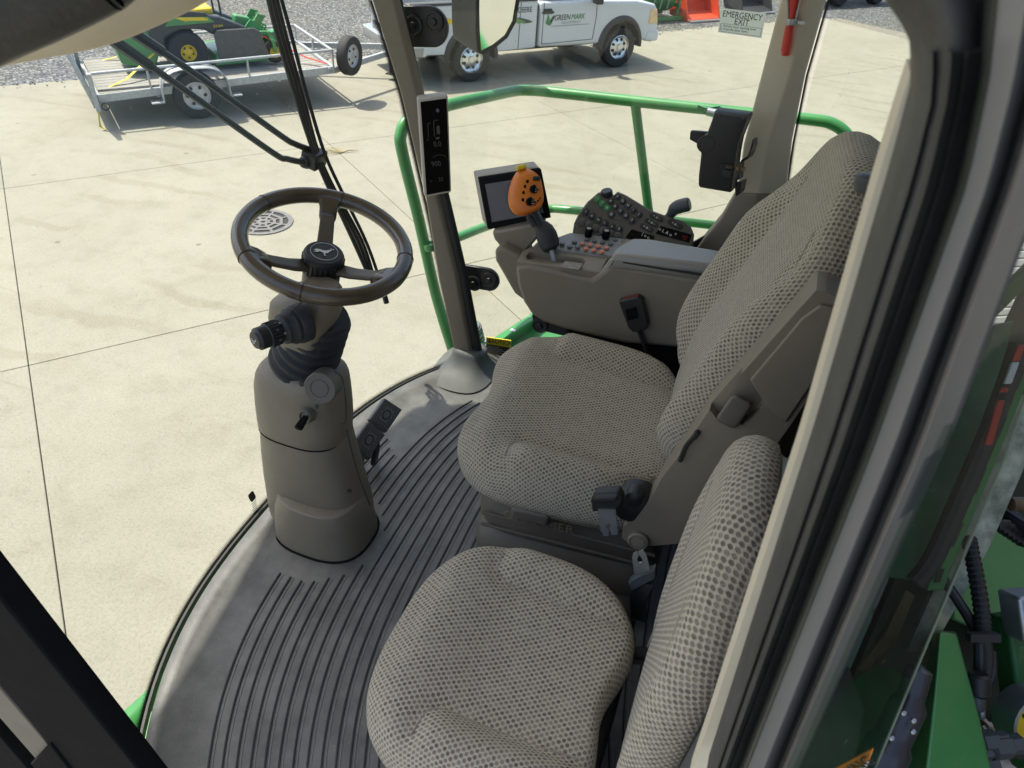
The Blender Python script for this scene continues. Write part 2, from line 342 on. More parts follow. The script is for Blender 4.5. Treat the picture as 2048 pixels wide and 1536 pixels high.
def gravel():
    m, n, b = newmat('gravel'); pos = N(n, 'ShaderNodeNewGeometry').outputs['Position']
    v = N(n, 'ShaderNodeTexVoronoi'); v.inputs['Scale'].default_value = 26; L(n, pos, v.inputs['Vector'])
    sp = N(n, 'ShaderNodeSeparateColor'); L(n, v.outputs['Color'], sp.inputs[0])
    r = ramp(n, sp.outputs[0], [(.0, (.04, .042, .044)), (.45, (.13, .134, .138)), (.85, (.23, .234, .234)), (1, (.4, .4, .39))])
    big = noise(n, .35, 4, .6, pos); rb = ramp(n, big.outputs[0], [(.4, (1, 1, 1)), (.65, (1.05, 1.0, .85))])
    e = ramp(n, v.outputs['Distance'], [(.3, (1, 1, 1)), (.75, (.35, .35, .35))])
    out = r.outputs[0]
    for q in (rb, e):
        mx = N(n, 'ShaderNodeMix', data_type='RGBA', blend_type='MULTIPLY'); mx.inputs[0].default_value = 1; L(n, out, mx.inputs[6]); L(n, q.outputs[0], mx.inputs[7]); out = mx.outputs[2]
    L(n, out, b.inputs['Base Color']); b.inputs['Roughness'].default_value = .9
    iv = N(n, 'ShaderNodeMath', operation='SUBTRACT', i_0=1.); L(n, v.outputs['Distance'], iv.inputs[1])
    bp = N(n, 'ShaderNodeBump', i_Strength=.9, i_Distance=.03); L(n, iv.outputs[0], bp.inputs['Height']); L(n, bp.outputs[0], b.inputs['Normal'])
    return m
M['concrete'] = concrete(); M['gravel'] = gravel()
def planks():
    m, n, b = newmat('wood'); tc = N(n, 'ShaderNodeTexCoord').outputs['Object']; oi = N(n, 'ShaderNodeObjectInfo').outputs['Random']
    mp = N(n, 'ShaderNodeMapping'); mp.inputs['Rotation'].default_value = (0, 0, -GA); L(n, tc, mp.inputs[0])
    m2 = N(n, 'ShaderNodeMapping'); m2.inputs['Scale'].default_value = (1.2, 26, 8); L(n, mp.outputs[0], m2.inputs[0])
    ad = N(n, 'ShaderNodeVectorMath', operation='ADD'); L(n, m2.outputs[0], ad.inputs[0]); L(n, oi, ad.inputs[1])
    g = noise(n, 2.2, 7, .7, ad.outputs[0]); r = ramp(n, g.outputs[0], [(.28, (.08, .072, .062)), (.45, (.23, .22, .195)), (.7, (.36, .345, .315))])
    L(n, r.outputs[0], b.inputs['Base Color']); b.inputs['Roughness'].default_value = .85
    return m
M['wood'] = planks()
# ground sheet to the horizon (gravel), joints' bed and the slabs of the apron
mb = MB(); mb.rings([[V((x, y, G-.06)) for x, y in ((-300, -300), (300, -300), (300, 300), (-300, 300))]], cap1=False)
tag(build(mb, 'ground', M['gravel']), 'grey crushed stone ground beyond the concrete', None, None, 'structure')
ap = thing('concrete_apron', 'tan concrete yard cast in square slabs', None, (0, 0, G), kind='structure')
mb = MB(); mb.prism([yard(-17.9, -10.8, -.05), yard(22.6, -10.8, -.05), yard(19.3, 14.15, -.05), yard(-17.9, 14.15, -.05)], (0, 0, .03))
build(mb, 'joint_bed', simple('joint', (.19, .172, .138), .9, var=.4), ap)
proto = {}
ts = [-1.58+4.07*k for k in range(-4, 6)]; ns = [1.45+4.08*k for k in range(-3, 4)]
for i in range(len(ts)-1):
    for j in range(len(ns)-1):
        lastn = j == len(ns)-2; t0, t1, n0, n1 = ts[i], ts[i+1], ns[j], ns[j+1]
        if lastn: n1 = 14.2
        key = lastn
        w_, h_ = t1-t0-.007, n1-n0-.007
        if key not in proto:
            mb = MB(); mb.box(yard(0, 0, -.02), (w_, h_, .04), (TT, NN, ZZ))
            o = build(mb, 'slab', M['concrete'], ap, smooth=False, bevel=.004, seg=1); proto[key] = o
        else:
            o = proto[key].copy(); COL.objects.link(o); o.parent = ap
        c = TT*((t0+t1)/2)+NN*((n0+n1)/2); o.location = c
# a ragged fringe of stones swept onto the slab edge
mb = MB(); random.seed(3)
for k in range(260):
    p = yard(random.uniform(-6, 21), 14.2-abs(random.gauss(0, .16)), .012); r = random.uniform(.008, .022)
    mb.lathe([(r*.5, -r*.5), (r, 0), (r*.4, r*.6)], p, (random.uniform(-.4, .4), random.uniform(-.4, .4), 1), 5)
tag(build(mb, 'loose_stones', M['gravel']), 'loose grey stones along the edge of the concrete', 'gravel', None, 'stuff')
# ---------------------------------------------------------------- storm drain
dc = (PZ(467, 447, G)+PZ(585, 443, G))/2; dr = .33
t = thing('storm_drain', 'round iron drain grate set in the concrete, seen past the steering wheel', 'drain grate', dc)
mb = MB(); mb.lathe([(dr, .0005), (dr, .002)], dc, ZZ, 40); build(mb, 'pit_dark', M['print_k'], t)  # flat black disc stands for the darkness below the grate
iron = simple('iron', (.15, .145, .14), .7, metal=.2, var=.2, vscale=30)
mb = MB()
def octring(mb, r0, r1, z0, z1, seg=8, o=dc, ph=.2):
    A = []
    for r, z in ((r0, z0), (r1, z0), (r1, z1), (r0, z1)): A.append([o+V((cos(2*pi*k/seg+ph)*r, sin(2*pi*k/seg+ph)*r, z)) for k in range(seg)])
    mb.rings(A, loop=True)
octring(mb, dr*.86, dr*1.02, .001, .012, 40); octring(mb, dr*.6, dr*.72, .001, .011); octring(mb, dr*.36, dr*.47, .001, .011); octring(mb, dr*.12, dr*.24, .001, .011)
for k in range(8):
    a = 2*pi*k/8+.2; d = V((cos(a), sin(a), 0)); mb.box(dc+d*dr*.52+V((0, 0, .006)), (dr*.9, .026, .0095), (d, ZZ.cross(d), ZZ))
build(mb, 'grate', iron, t, smooth=False)
# dry grass tuft near the joint
p0 = PZ(685, 306, G); mb = MB(); random.seed(5)
for k in range(9):
    a = random.uniform(-2.4, 1.2); l = random.uniform(.12, .38); d = V((cos(a), sin(a), 0)); mb.tube([p0+V((0, 0, .01)), p0+d*l*.5+V((0, 0, .03)), p0+d*l+V((0, 0, .012))], [.010, .006, .002], 5)
tag(build(mb, 'dry_weed', simple('straw', (.30, .24, .12), .8), loc=p0), 'small dry weed lying by the slab joint ahead of the cab', 'weed')
# ================================================================ pickup truck (its right side towards the cab)
P_r, P_f = PZ(943, 164, G), PZ(1234, 135, G)
H_ = (P_f-P_r).normalized(); D_ = V((-H_.y, H_.x, 0));
if D_.dot(P_r-CAM) < 0: D_ = -D_
def T(s, d, z): return P_r + H_*s + D_*d + V((0, 0, z))
WB = (P_f-P_r).length
tr = thing('pickup_truck', 'white pickup truck with dealer lettering parked beyond the green rail', 'pickup truck', P_r+V((0, 0, 0)))
def arch(s0, r, z0, zb, n=14):
    a0 = math.asin((zb-z0)/r); return [(s0-r*cos(a0+(pi-2*a0)*k/n), z0+r*sin(a0+(pi-2*a0)*k/n)) for k in range(n+1)]
RW = .385
zb = .50
# cab lower body and nose
prof = [(1.44, zb)] + [(WB-.62, zb-.02)] + arch(WB, .50, RW+.03, zb-.02) + [(WB+.60, zb-.02), (WB+.86, .42), (WB+.93, .50), (WB+.94, .72), (WB+.90, .98), (WB+.80, 1.14), (WB+.3, 1.23), (WB-.55, 1.26), (2.55, 1.28), (1.44, 1.28)]
mb = MB(); mb.prism([T(s, 0.02, z) for s, z in prof], D_*1.93); build(mb, 'cab_body', M['truck_white'], tr, bevel=.05, seg=3, angle=20)
# glasshouse and roof
def sec(s0, s1, d0, d1, z): return [T(s0, d0, z), T(s1, d0, z), T(s1, d1, z), T(s0, d1, z)]
mb = MB(); mb.rings([sec(1.46, 2.98, .09, 1.89, 1.27), sec(1.52, 2.5, .24, 1.74, 1.76), sec(1.58, 2.4, .32, 1.66, 1.87)]); roof = build(mb, 'cab_roof', M['truck_white'], tr, bevel=.05, seg=2, angle=20)
def panel(pts, name, mat, parent, ext=.006, bevel=0.):
    mb = MB(); mb.prism(pts, -D_*ext); return build(mb, name, mat, parent, bevel=bevel)
def glassq(s0, s1, z0, z1, k0, k1, name='side_window'):
    f = lambda z: .09+(z-1.27)/.49*.15
    return panel([T(s0, f(z0), z0), T(s1, f(z0), z0), T(k1, f(z1), z1), T(k0, f(z1), z1)], name, M['dark_glass'], tr, .008)
glassq(1.60, 2.72, 1.30, 1.70, 1.62, 2.42)
mb = MB(); mb.prism([T(2.99, .2, 1.29), T(2.99, 1.78, 1.29), T(2.55, 1.66, 1.72), T(2.55, .32, 1.72)], H_*.008+V((0, 0, .006))); build(mb, 'windscreen', M['dark_glass'], tr)
# bed: two sides, floor, tailgate
pb = [(-1.16, .52), (-1.18, 1.30), (1.37, 1.32), (1.37, zb), (.56, zb-.02)] + arch(0, .50, RW+.03, zb-.02)[::-1] + [(-.56, .50)]
for d in (.02, 1.88):
    mb = MB(); mb.prism([T(s, d, z) for s, z in pb], D_*.09); build(mb, 'bed_side', M['truck_white'], tr, bevel=.03, seg=3, angle=20)
mb = MB(); mb.box(T(.1, .99, .78), (2.5, 1.76, .05), (H_, D_, ZZ)); build(mb, 'bed_floor', M['plastic_dark'], tr)
mb = MB(); mb.box(T(-1.15, .99, 1.02), (.06, 1.76, .50), (H_, D_, ZZ)); build(mb, 'tailgate', M['truck_white'], tr, bevel=.02)
mb = MB(); mb.box(T(1.33, .99, 1.05), (.05, 1.76, .52), (H_, D_, ZZ)); build(mb, 'bed_front_wall', M['truck_white'], tr, bevel=.02)
mb = MB()
for d in (.06, 1.93): mb.box(T(.1, d, 1.325), (2.5, .12, .03), (H_, D_, ZZ))
build(mb, 'bed_rail_cap', M['black'], tr, bevel=.008)
mb = MB(); mb.box(T(-.3, .7, 1.0), (1.2, .5, .4), (H_, D_, ZZ)); build(mb, 'tool_box', M['plastic_dark'], tr, bevel=.02)
# bumpers, flares, lamps, mirrors, seams
mb = MB(); mb.prism([T(s, .03, z) for s, z in ((-1.34, .46), (-1.38, .58), (-1.36, .70), (-.86, .70), (-.80, .52), (-.92, .46))], D_*1.9); build(mb, 'rear_bumper', M['chrome'], tr, bevel=.04, seg=3)
panel([T(-1.30, .03, .50), T(-.98, .03, .50), T(-.95, .66+.0, .66), T(-1.30, .03, .66)][:0] or [T(-1.3, .025, .5), T(-.97, .025, .5), T(-.94, .025, .64), T(-1.3, .025, .66)], 'bumper_pad', M['bezel'], tr, .01, .004)
for s0 in (0, WB):
    for d, sg in ((.0, 1), (1.97, -1)):
        A = arch(s0, .56, RW+.03, .38, 20); B = arch(s0, .46, RW+.03, .38, 20); rs = []
        for (a, b) in zip(A, B): rs.append([T(a[0], d+.02*sg, a[1]), T((a[0]+b[0])/2, d-.05*sg, (a[1]+b[1])/2), T(b[0], d-.03*sg, b[1]), T(b[0], d+.30*sg, b[1])])
        mb = MB(); mb.rings(rs); build(mb, 'wheel_arch_flare', M['black'], tr)
mb = MB(); mb.prism([T(WB+.905, .0, .78), T(WB+.66, -.005, .80), T(WB+.68, -.005, 1.06), T(WB+.84, .0, 1.06)], D_*.25+H_*.04); build(mb, 'headlight', simple('amber', (.75, .50, .25), .15, coat=.5), tr, bevel=.02)
mb = MB(); mb.prism([T(s, .0, z) for s, z in ((WB+.62, .46), (WB+.98, .44), (WB+1.0, .60), (WB+.92, .66), (WB+.66, .66))], D_*1.97); build(mb, 'front_bumper', M['truck_white'], tr, bevel=.05, seg=3)
mb = MB(); mb.box(T(2.62, -.12, 1.36), (.14, .2, .26), (H_, D_, ZZ)); mb.box(T(2.66, .03, 1.31), (.08, .14, .05), (H_, D_, ZZ)); build(mb, 'wing_mirror', M['black'], tr, bevel=.03, seg=3)
mb = MB(); mb.box(T(1.58, .005, 1.14), (.19, .03, .05), (H_, D_, ZZ)); build(mb, 'door_handle', M['black'], tr, bevel=.01)
seam = simple('seam', (.10, .10, .10), .8)
for pts in ([(1.50, .56), (1.50, 1.27)], [(2.68, .58), (2.72, 1.0), (2.70, 1.27)], [(1.50, .56), (2.68, .58)], [(.98, .52), (1.0, 1.29)]):
    mb = MB(); mb.strip([T(s, .016, z) for s, z in pts], lambda i, p=pts: (H_ if abs(p[0][0]-p[-1][0]) < .3 else ZZ), D_, .009, .01); build(mb, 'panel_seam', seam, tr)
mb = MB(); mb.box(T(1.405, .9, .9), (.05, 1.6, .7), (H_, D_, ZZ)); mb.box(T(1.4, 1.0, .50), (4.6, 1.2, .22), (H_, D_, ZZ)); mb.box(T(0, 1, .4), (.2, 1.6, .2), (H_, D_, ZZ)); mb.box(T(WB, 1, .4), (.2, 1.6, .2), (H_, D_, ZZ)); build(mb, 'chassis', M['black'], tr)
# wheels
def wheel(parent, c, ax, R, Wd, rim, mat_rim, holes=8, rr=.56, hub=None):
    """c = wheel centre, ax = axis towards the outer side"""
    ax = V(ax).normalized(); mb = MB(); h = Wd/2
    mb.lathe([(R*rr*.98, -h*.8), (R*.82, -h), (R*.95, -h*.92), (R, -h*.6), (R, h*.6), (R*.95, h*.92), (R*.82, h), (R*rr*.98, h*.8)], c, ax, 40, False, False)
    ty = build(mb, 'tyre', M['tyre'], parent)
    ri = R*rr; mb = MB()
    mb.lathe([(ri, h*.80), (ri*.94, h*.84), (ri*.90, h*.55), (ri*.72, h*.42), (ri*.45, h*.62), (ri*.26, h*.66), (ri*.22, h*.80), (0.001, h*.82)], c, ax, 40, False, True)
    r_ = build(mb, 'rim', mat_rim, parent)
    u = V((0, 0, 1)); b = ax.cross(u)
    for k in range(holes):
        a = 2*pi*(k+.5)/holes; dr_ = u*cos(a)+b*sin(a); tg = ax.cross(dr_)
        mb = MB(); cc = c+dr_*ri*.62+ax*h*.51
        ring = [cc+dr_*cos(2*pi*q/12)*ri*.13+tg*sin(2*pi*q/12)*ri*.105 for q in range(12)]
        mb.rings([[p-ax*.03 for p in ring], [p+ax*(.012) for p in ring]]); build(mb, 'rim_hole', M['print_k'], r_)
    return ty
for s, lab in ((0, 'r'), (WB, 'f')):
    wheel(tr, T(s, .11, RW), -D_, RW, .25, None, M['chrome'], 8, .60)
    wheel(tr, T(s, 1.87, RW), D_, RW, .25, None, M['chrome'], 0, .60)
# lettering and graphics on the near side
tk = simple('letter_dark', (.025, .035, .03), .5); tg_ = simple('letter_green', (.03, .22, .05), .5)
text('lettering', 'LIKE A DEERE', .13, T(.92, .013, 1.165), H_, ZZ, tk, tr, .001, sx=.82)
text('lettering', 'GREEN', .135, T(1.92, .013, 1.00), H_, ZZ, tk, tr, .001, shear=.25, sx=.86)
text('lettering', 'MARK', .135, T(2.28, .013, 1.00), H_, ZZ, tg_, tr, .001, shear=.25, sx=.86)
text('lettering', 'E Q U I P M E N T', .062, T(2.14, .013, .91), H_, ZZ, M['print_grey'], tr, .001, sx=.95)
mb = MB(); mb.box(T(2.12, .012, .86), (.86, .006, .008), (H_, D_, ZZ)); build(mb, 'rule_line', M['print_grey'], tr)
def blob(pts, name, mat, d=.012):
    mb = MB(); mb.prism([T(s, d, z) for s, z in pts], -D_*.004); return build(mb, name, mat, tr, smooth=False)
blob([(1.44+.0, 1.10), (1.50, 1.13), (1.70, 1.13), (1.74, 1.10), (1.70, 1.075), (1.50, 1.075)], 'logo_cap', tk)
blob([(1.60, 1.08), (1.64, .98), (1.66, .88), (1.62, .88), (1.58, .98)], 'logo_stem', tg_)
blob([(1.66, .88), (1.66, .97), (1.71, 1.03), (1.76, 1.05), (1.72, .97)], 'logo_leaf', tk); blob([(1.62, .88), (1.56, .98), (1.56, .92)], 'logo_leaf', tg_)
yel = simple('vinyl_yellow', (.75, .52, .03), .4); gre = simple('vinyl_green', (.10, .26, .06), .4); drk = simple('vinyl_dark', (.04, .05, .04), .4)
def swoosh(s0, s1, z0, amp, wd, mat):
    top, bot = [], []
    for k in range(15):
        q = k/14; s = s0+(s1-s0)*q; z = z0-amp*q*q; h = wd*(1-q)**.8; top.append((s, z+h)); bot.append((s, z))
    blob(top+bot[::-1], 'body_stripe', mat, .013+random.uniform(0, .002))
blob([(-1.12, 1.22), (-.9, 1.20), (-.5, 1.10), (-.1, 1.02), (-.1, .98), (-.6, 1.02), (-1.12, 1.08)], 'body_stripe', yel, .013)
blob([(.20, 1.05), (.62, 1.045), (.80, 1.0), (.92, .93), (.60, .925), (.20, .93)], 'body_stripe', yel, .0125)
blob([(.45, 1.06), (.85, 1.045), (1.05, 1.0), (1.12, .955), (.96, .945), (.80, 1.0), (.62, 1.045)], 'body_stripe', gre, .0135)
blob([(.75, 1.065), (1.0, 1.04), (1.18, .995), (1.27, .96), (1.20, .945), (1.05, .94), (1.08, .985), (.95, 1.03)], 'body_stripe', drk, .0145)
# ================================================================ utility trailer
E0 = V((9.10, -6.84, G)); HT = TT; DT = V((.788, -.616, 0)).normalized()
def zt(s): return .36+.03*s
def U(s, d, z, rel=True): return E0 + HT*s + DT*d + V((0, 0, (zt(s) if rel else 0)+z))
tl = thing('utility_trailer', 'galvanised utility trailer with a weathered plank deck and spare wheel', 'trailer', E0)
LN, W0, W1 = 3.5, .10, 2.0
axT = (HT, DT, ZZ)
def bar(a, b, w, h, name, mat=None, parent=tl):
    a, b = V(a), V(b); x = (b-a); l = x.length; x.normalize(); y = (ZZ.cross(x) if abs(x.z) < .95 else DT).normalized(); z = x.cross(y)
    mb = MB(); mb.box((a+b)/2, (l, w, h), (x, y, z)); return build(mb, name, mat or M['galv'], parent, smooth=False, bevel=.004, seg=1)
for d in (W0, W1): bar(U(0, d, .05), U(LN, d, .05), .05, .11, 'side_beam')
bar(U(0, W0, .05), U(0, W1, .05), .05, .1, 'end_beam'); bar(U(LN, W0, .05), U(LN, W1, .05), .05, .1, 'end_beam')
for s in (.8, 1.7, 2.6): bar(U(s, W0, .0), U(s, W1, .0), .05, .07, 'cross_member')
nb = 12; bw = (W1-W0-.05)/nb
for k in range(nb):
    d = W0+.025+bw*(k+.5); mb = MB(); mb.box((U(.02, d, .09)+U(LN-.02, d, .09))/2, (LN-.05, bw-.012, .035), (HT, DT, ZZ)); o = build(mb, 'deck_board', M['wood'], tl, smooth=False, bevel=.004, seg=1)
for d in (W0, W1):
    mb = MB(); mb.tube([U(.0, d, .385), U(LN, d, .345)], .021, 10); build(mb, 'top_rail', M['galv'], tl)
    for s in ((.72, 2.15, 2.95, LN) if d == W0 else (.75, 1.6, 2.5, LN)): bar(U(s, d, .0), U(s, d, .36), .045, .025, 'rail_post')
mb = MB(); mb.tube([U(LN, W0, .345), U(LN, W1, .345)], .021, 10); build(mb, 'top_rail', M['galv'], tl); bar(U(LN, 1.05, .05), U(LN, 1.05, .34), .045, .03, 'rail_post')
mb = MB(); mb.lathe([(.035, -.015), (.05, -.015), (.05, .015), (.035, .015)], U(LN-.07, W0-.03, .05), -DT, 16, False, False); build(mb, 'tie_ring', M['steel'], tl)
# corner posts and the ramp gate folded up at the back
bar(U(-.04, W0-.03, -.12), U(-.04, W0-.03, .40), .09, .06, 'corner_post'); bar(U(-.04, W1+.03, -.12), U(-.04, W1+.03, .40), .09, .06, 'corner_post')
gt = [(-.06, -.06), (-.30, 1.05)]
g0, g1 = U(gt[0][0], W0+.02, gt[0][1]), U(gt[1][0], W0+.02, gt[1][1]); h0, h1 = U(gt[0][0], W1-.02, gt[0][1]), U(gt[1][0], W1-.02, gt[1][1])
for a, b in ((g0, g1), (h0, h1), (g1, h1), (g0, h0)): bar(a, b, .06, .05, 'gate_frame')
for k in range(1, 12):
    q = k/12; a = g0.lerp(g1, q); b = h0.lerp(h1, q); bar(a, b, .035, .055, 'gate_slat')
mb = MB(); mb.lathe([(.04, -.012), (.055, -.012), (.055, .012), (.04, .012)], U(.06, W0-.075, -.05), -DT, 18, False, False); build(mb, 'latch_ring', M['black'], tl)
# wheel and fender
wc = PZ(404, 238, G)+V((0, 0, .335)); dW = (wc-E0).dot(DT); sW = (wc-E0).dot(HT)
wheel(tl, wc+DT*.1, -DT, .335, .21, None, simple('spoke_rim', (.46, .46, .44), .45, metal=.3), 6, .60)
wheel(tl, wc+DT*(2.1-2*dW+.0), DT, .335, .21, None, M['galv'], 0, .60)
rs = []
for k in range(17):
    a = radians(-12)+(pi+radians(24))*k/16; R0 = .47; q = U(0, 0, 0, False)
    cs, sn_ = cos(a), sin(a); x = -math.copysign(abs(cs)**.62, cs)*R0*1.02; z = (max(0, sn_)**.62)*R0*.92-.02
    rs.append([wc+HT*x+V((0, 0, z))+DT*dd for dd in (-.10, .20)])
mb = MB(); mb.rings(rs, False, False, closed=False); build(mb, 'fender', M['galv'], tl, solid=.012)
for sg in (-1, 1): bar(wc+HT*.43*sg*1.1+V((0, 0, -.03))+DT*.04, wc+HT*.52*sg*1.25+V((0, 0, -.03))+DT*.04, .2, .02, 'fender_foot')
# A-frame tongue, coupler, jack, spare wheel
cp = U(LN+1.75, 1.05, .02); 
for d in (W0+.02, W1-.02): bar(U(LN, d, .03), cp, .055, .09, 'tongue_beam')
bar(cp-HT*.1, cp+HT*.28, .10, .10, 'coupler', M['steel'])
jp = cp-HT*.35; mb = MB(); mb.tube([jp+V((0, 0, -.42)), jp+V((0, 0, .38))], .03, 10); mb.box(jp+V((0, 0, -.43)), (.15, .15, .02)); mb.tube([jp+V((0, 0, .36)), jp+V((0, 0, .36))+DT*-.16], .012, 6); build(mb, 'jack', M['black'], tl)
wb_ = (cp-U(LN, W0+.02, .03)).normalized(); no = V((wb_.y, -wb_.x, 0));
if no.dot(DT) > 0: no = -no
sp_c = PP(699, 111, U(LN+.55, .36, .1)-no*-.14, no)
wheel(tl, sp_c, (no+HT*.25), .30, .17, None, simple('spare_rim', (.45, .46, .46), .4, metal=.4), 5, .58)
bar(sp_c-no*.05, sp_c-no*.3, .04, .05, 'spare_bracket')
# ---------------------------------------------------------------- ride-on mower on the deck
dm = .62                                            # near side of the mower, measured across the deck
mo = thing('ride_on_mower', 'green and black ride-on mower with yellow seat, strapped on the trailer', 'mower', U(1.5, 1.1, .11))
def at_d(px, py, d): return PP(px, py, U(0, d, 0), DT)
zd = .108
rwc = at_d(382, 116, dm-.1); sR = (rwc-E0).dot(HT); fwc = at_d(552, 113, dm+.02); sF = (fwc-E0).dot(HT)
def Q(s, d, z): return U(s, d, zd+z)
rR = .29; wheelm = M['yellow']
for d, ax in ((dm, -DT), (dm+1.0, DT)): wheel(mo, Q(sR, d+(.1 if d == dm else -.1), rR), ax, rR, .26, None, wheelm, 5, .40)
fR = .165
for d, ax in ((dm+.08, -DT), (dm+.92, DT)): wheel(mo, Q(sF, d, fR), ax, fR, .15, None, wheelm, 0, .52)
for d in (dm+.02, dm+.98):
    mb = MB(); mb.strip([Q(sF, d-.02, fR), Q(sF-.02, d-.02, fR*2.1), Q(sF-.04, d+.04, fR*2.5)], HT, DT, .06, .03); build(mb, 'caster_fork', M['green'], mo, bevel=.006)
bodym = simple('mower_black', (.03, .033, .034), .4, var=.12, dust=.06)
pf = [(sR-.42, .30), (sR-.50, .62), (sR-.40, .80), (sR+.05, .84), (sR+.55, .74), (sR+.95, .55), (sR+.85, .45), (sR+.40, .50), (sR+.30, .58), (sR, .62), (sR-.28, .52), (sR-.32, .3)]
mb = MB(); mb.prism([Q(s, dm+.02, z) for s, z in pf], DT*.26); build(mb, 'side_pod', bodym, mo, bevel=.04, seg=3, angle=20)
mb = MB(); mb.prism([Q(s, dm+.72, z) for s, z in pf], DT*.26); build(mb, 'side_pod', bodym, mo, bevel=.04, seg=3, angle=20)
mb = MB(); mb.prism([Q(s, dm+.012, z) for s, z in ((sR-.26, .68), (sR-.14, .80), (sR+.38, .76), (sR+.46, .68))], -DT*.006); o = build(mb, 'badge_panel', M['green'], mo)
text('badge_lettering', 'JOHN DEERE', .06, Q(sR+.20, dm+.004, .735), HT, ZZ, M['yellow'], mo, .001)
mb = MB(); mb.prism([Q(s, dm+.008, z) for s, z in ((sR-.12, .79), (sR+.30, .762), (sR+.38, .715), (sR+.02, .735))], -DT*.0035); build(mb, 'badge_stripe', M['yellow'], mo)
text('model_lettering', 'Z950M', .05, Q(sR+.5, dm+.014, .62), HT, ZZ, M['yellow'], mo, .001)
# seat, engine guard, deck, discharge chute, foot plate, frame, bar
def loftq(parent, name, mat, secs, bevel=.03):
    mb = MB(); mb.rings([[Q(s0, d0, z), Q(s1, d0, z), Q(s1, d1, z), Q(s0, d1, z)] for s0, s1, d0, d1, z in secs]); return build(mb, name, mat, parent, bevel=bevel, seg=3, angle=20)
loftq(mo, 'seat_cushion', M['yellow'], [(sR-.05, sR+.5, dm+.24, dm+.76, .70), (sR-.05, sR+.52, dm+.22, dm+.78, .84)], .05)
loftq(mo, 'seat_back', M['yellow'], [(sR-.16, sR+.0, dm+.24, dm+.76, .8), (sR-.26, sR-.12, dm+.26, dm+.74, 1.22)], .05)
loftq(mo, 'seat_rest', M['yellow'], [(sR+.05, sR+.35, dm+.12, dm+.22, .93), (sR+.05, sR+.35, dm+.12, dm+.22, 1.0)], .02)
loftq(mo, 'engine_cover', bodym, [(sR-.62, sR-.15, dm+.3, dm+.7, .4), (sR-.55, sR-.2, dm+.32, dm+.68, .78)], .04)
mb = MB(); mb.prism([Q(s, dm+.1, z) for s, z in ((sR-.52, .06), (sR-.95, .20), (sR-.98, .45), (sR-.82, .70), (sR-.48, .66), (sR-.40, .30))], DT*.8); build(mb, 'rear_guard', M['green'], mo, bevel=.03, seg=2)
loftq(mo, 'mowing_deck', M['green'], [(sR+.35, sR+1.2, dm-.02, dm+1.02, .06), (sR+.4, sR+1.15, dm+.03, dm+.97, .22)], .03)
mb = MB(); mb.prism([Q(s, dm-.06, z) for s, z in ((sR+.42, .16), (sR+.40, .50), (sR+.46, .57), (sR+1.02, .55), (sR+1.10, .50), (sR+1.20, .16))], DT*.03+ZZ*.02); build(mb, 'discharge_chute', simple('chute', (.09, .082, .07), .6, var=.15), mo, bevel=.02, seg=3)
mb = MB()
for k in range(6):
    for j in range(5):
        mb.box(Q(sR+.98+.055*k, dm+.34+.07*j, .34+.055*k*1.1), (.045, .022, .012), (HT, DT, ZZ)); mb.box(Q(sR+.96+.055*k, dm+.30+.07*j, .33+.055*k*1.1), (.012, .07, .012), (HT, DT, ZZ))
for d in (dm+.24, dm+.66): mb.prism([Q(sR+.86, d, .28), Q(sR+1.0, d, .30), Q(sR+1.30, d, .66), Q(sR+1.18, d, .70)], DT*.03)
fp = build(mb, 'foot_plate', M['green'], mo, smooth=False)
F4 = [at_d(486, 60, dm+.22), at_d(500, 40, dm+.26), at_d(532, 50, dm+.26), at_d(522, 80, dm+.22)]
ff = lambda u, v: (F4[0]*(1-u)+F4[3]*u)*(1-v)+(F4[1]*(1-u)+F4[2]*u)*v
mb = MB()
for k in range(7): mb.tube([ff(k/6, 0), ff(k/6, 1)], .014, 6)
for k in range(6): mb.tube([ff(0, k/5), ff(1, k/5)], .014, 6)
o = build(mb, 'perforated_guard', simple('mower_green', (.05, .30, .09), .4), mo)
mb = MB(); mb.prism([at_d(*q, dm+.30) for q in ((470, 30), (500, 36), (524, 70), (556, 60), (560, 84), (500, 96), (468, 70))], DT*.2); build(mb, 'front_frame', M['green'], mo, bevel=.02)
mb = MB(); mb.prism([at_d(*q, dm+.02) for q in ((318, 30), (352, 20), (410, 26), (432, 46), (400, 58), (330, 60))], DT*.05); build(mb, 'shroud_panel', bodym, mo, bevel=.01)
for d in (dm+.1, dm+.86):
    mb = MB(); mb.tube([Q(sR+.6, d, .3), Q(sF-.25, d, .46), Q(sF-.02, d, .44)], .032, 8); build(mb, 'frame_tube', M['green'], mo)
mb = MB(); mb.tube([Q(sF-.05, dm+.05, .44), Q(sF-.05, dm+.95, .44)], .032, 8); build(mb, 'frame_tube', M['green'], mo)
for d in (dm+.24, dm+.34):
    mb = MB(); mb.lathe([(.035, 0), (.035, .02), (.02, .025)], Q(sF-.28, dm+.06, .40)+HT*(d-dm-.24)*.8, -DT, 14); build(mb, 'reflector', M['white'], mo)
mb = MB(); mb.tube([Q(sR-.2, dm+.16, .6), Q(sR-.22, dm+.16, 1.75), Q(sR-.22, dm+.84, 1.75), Q(sR-.2, dm+.84, .6)], .028, 8); build(mb, 'roll_bar', M['black'], mo)
for d in (dm+.25, dm+.75):
    mb = MB(); mb.tube(spl([Q(sR+.62, d, .68), Q(sR+.60, d, 1.0), Q(sR+.50, d+(.1 if d < dm+.5 else -.1), 1.08)], 5), .016, 8); build(mb, 'control_lever', M['black'], mo)
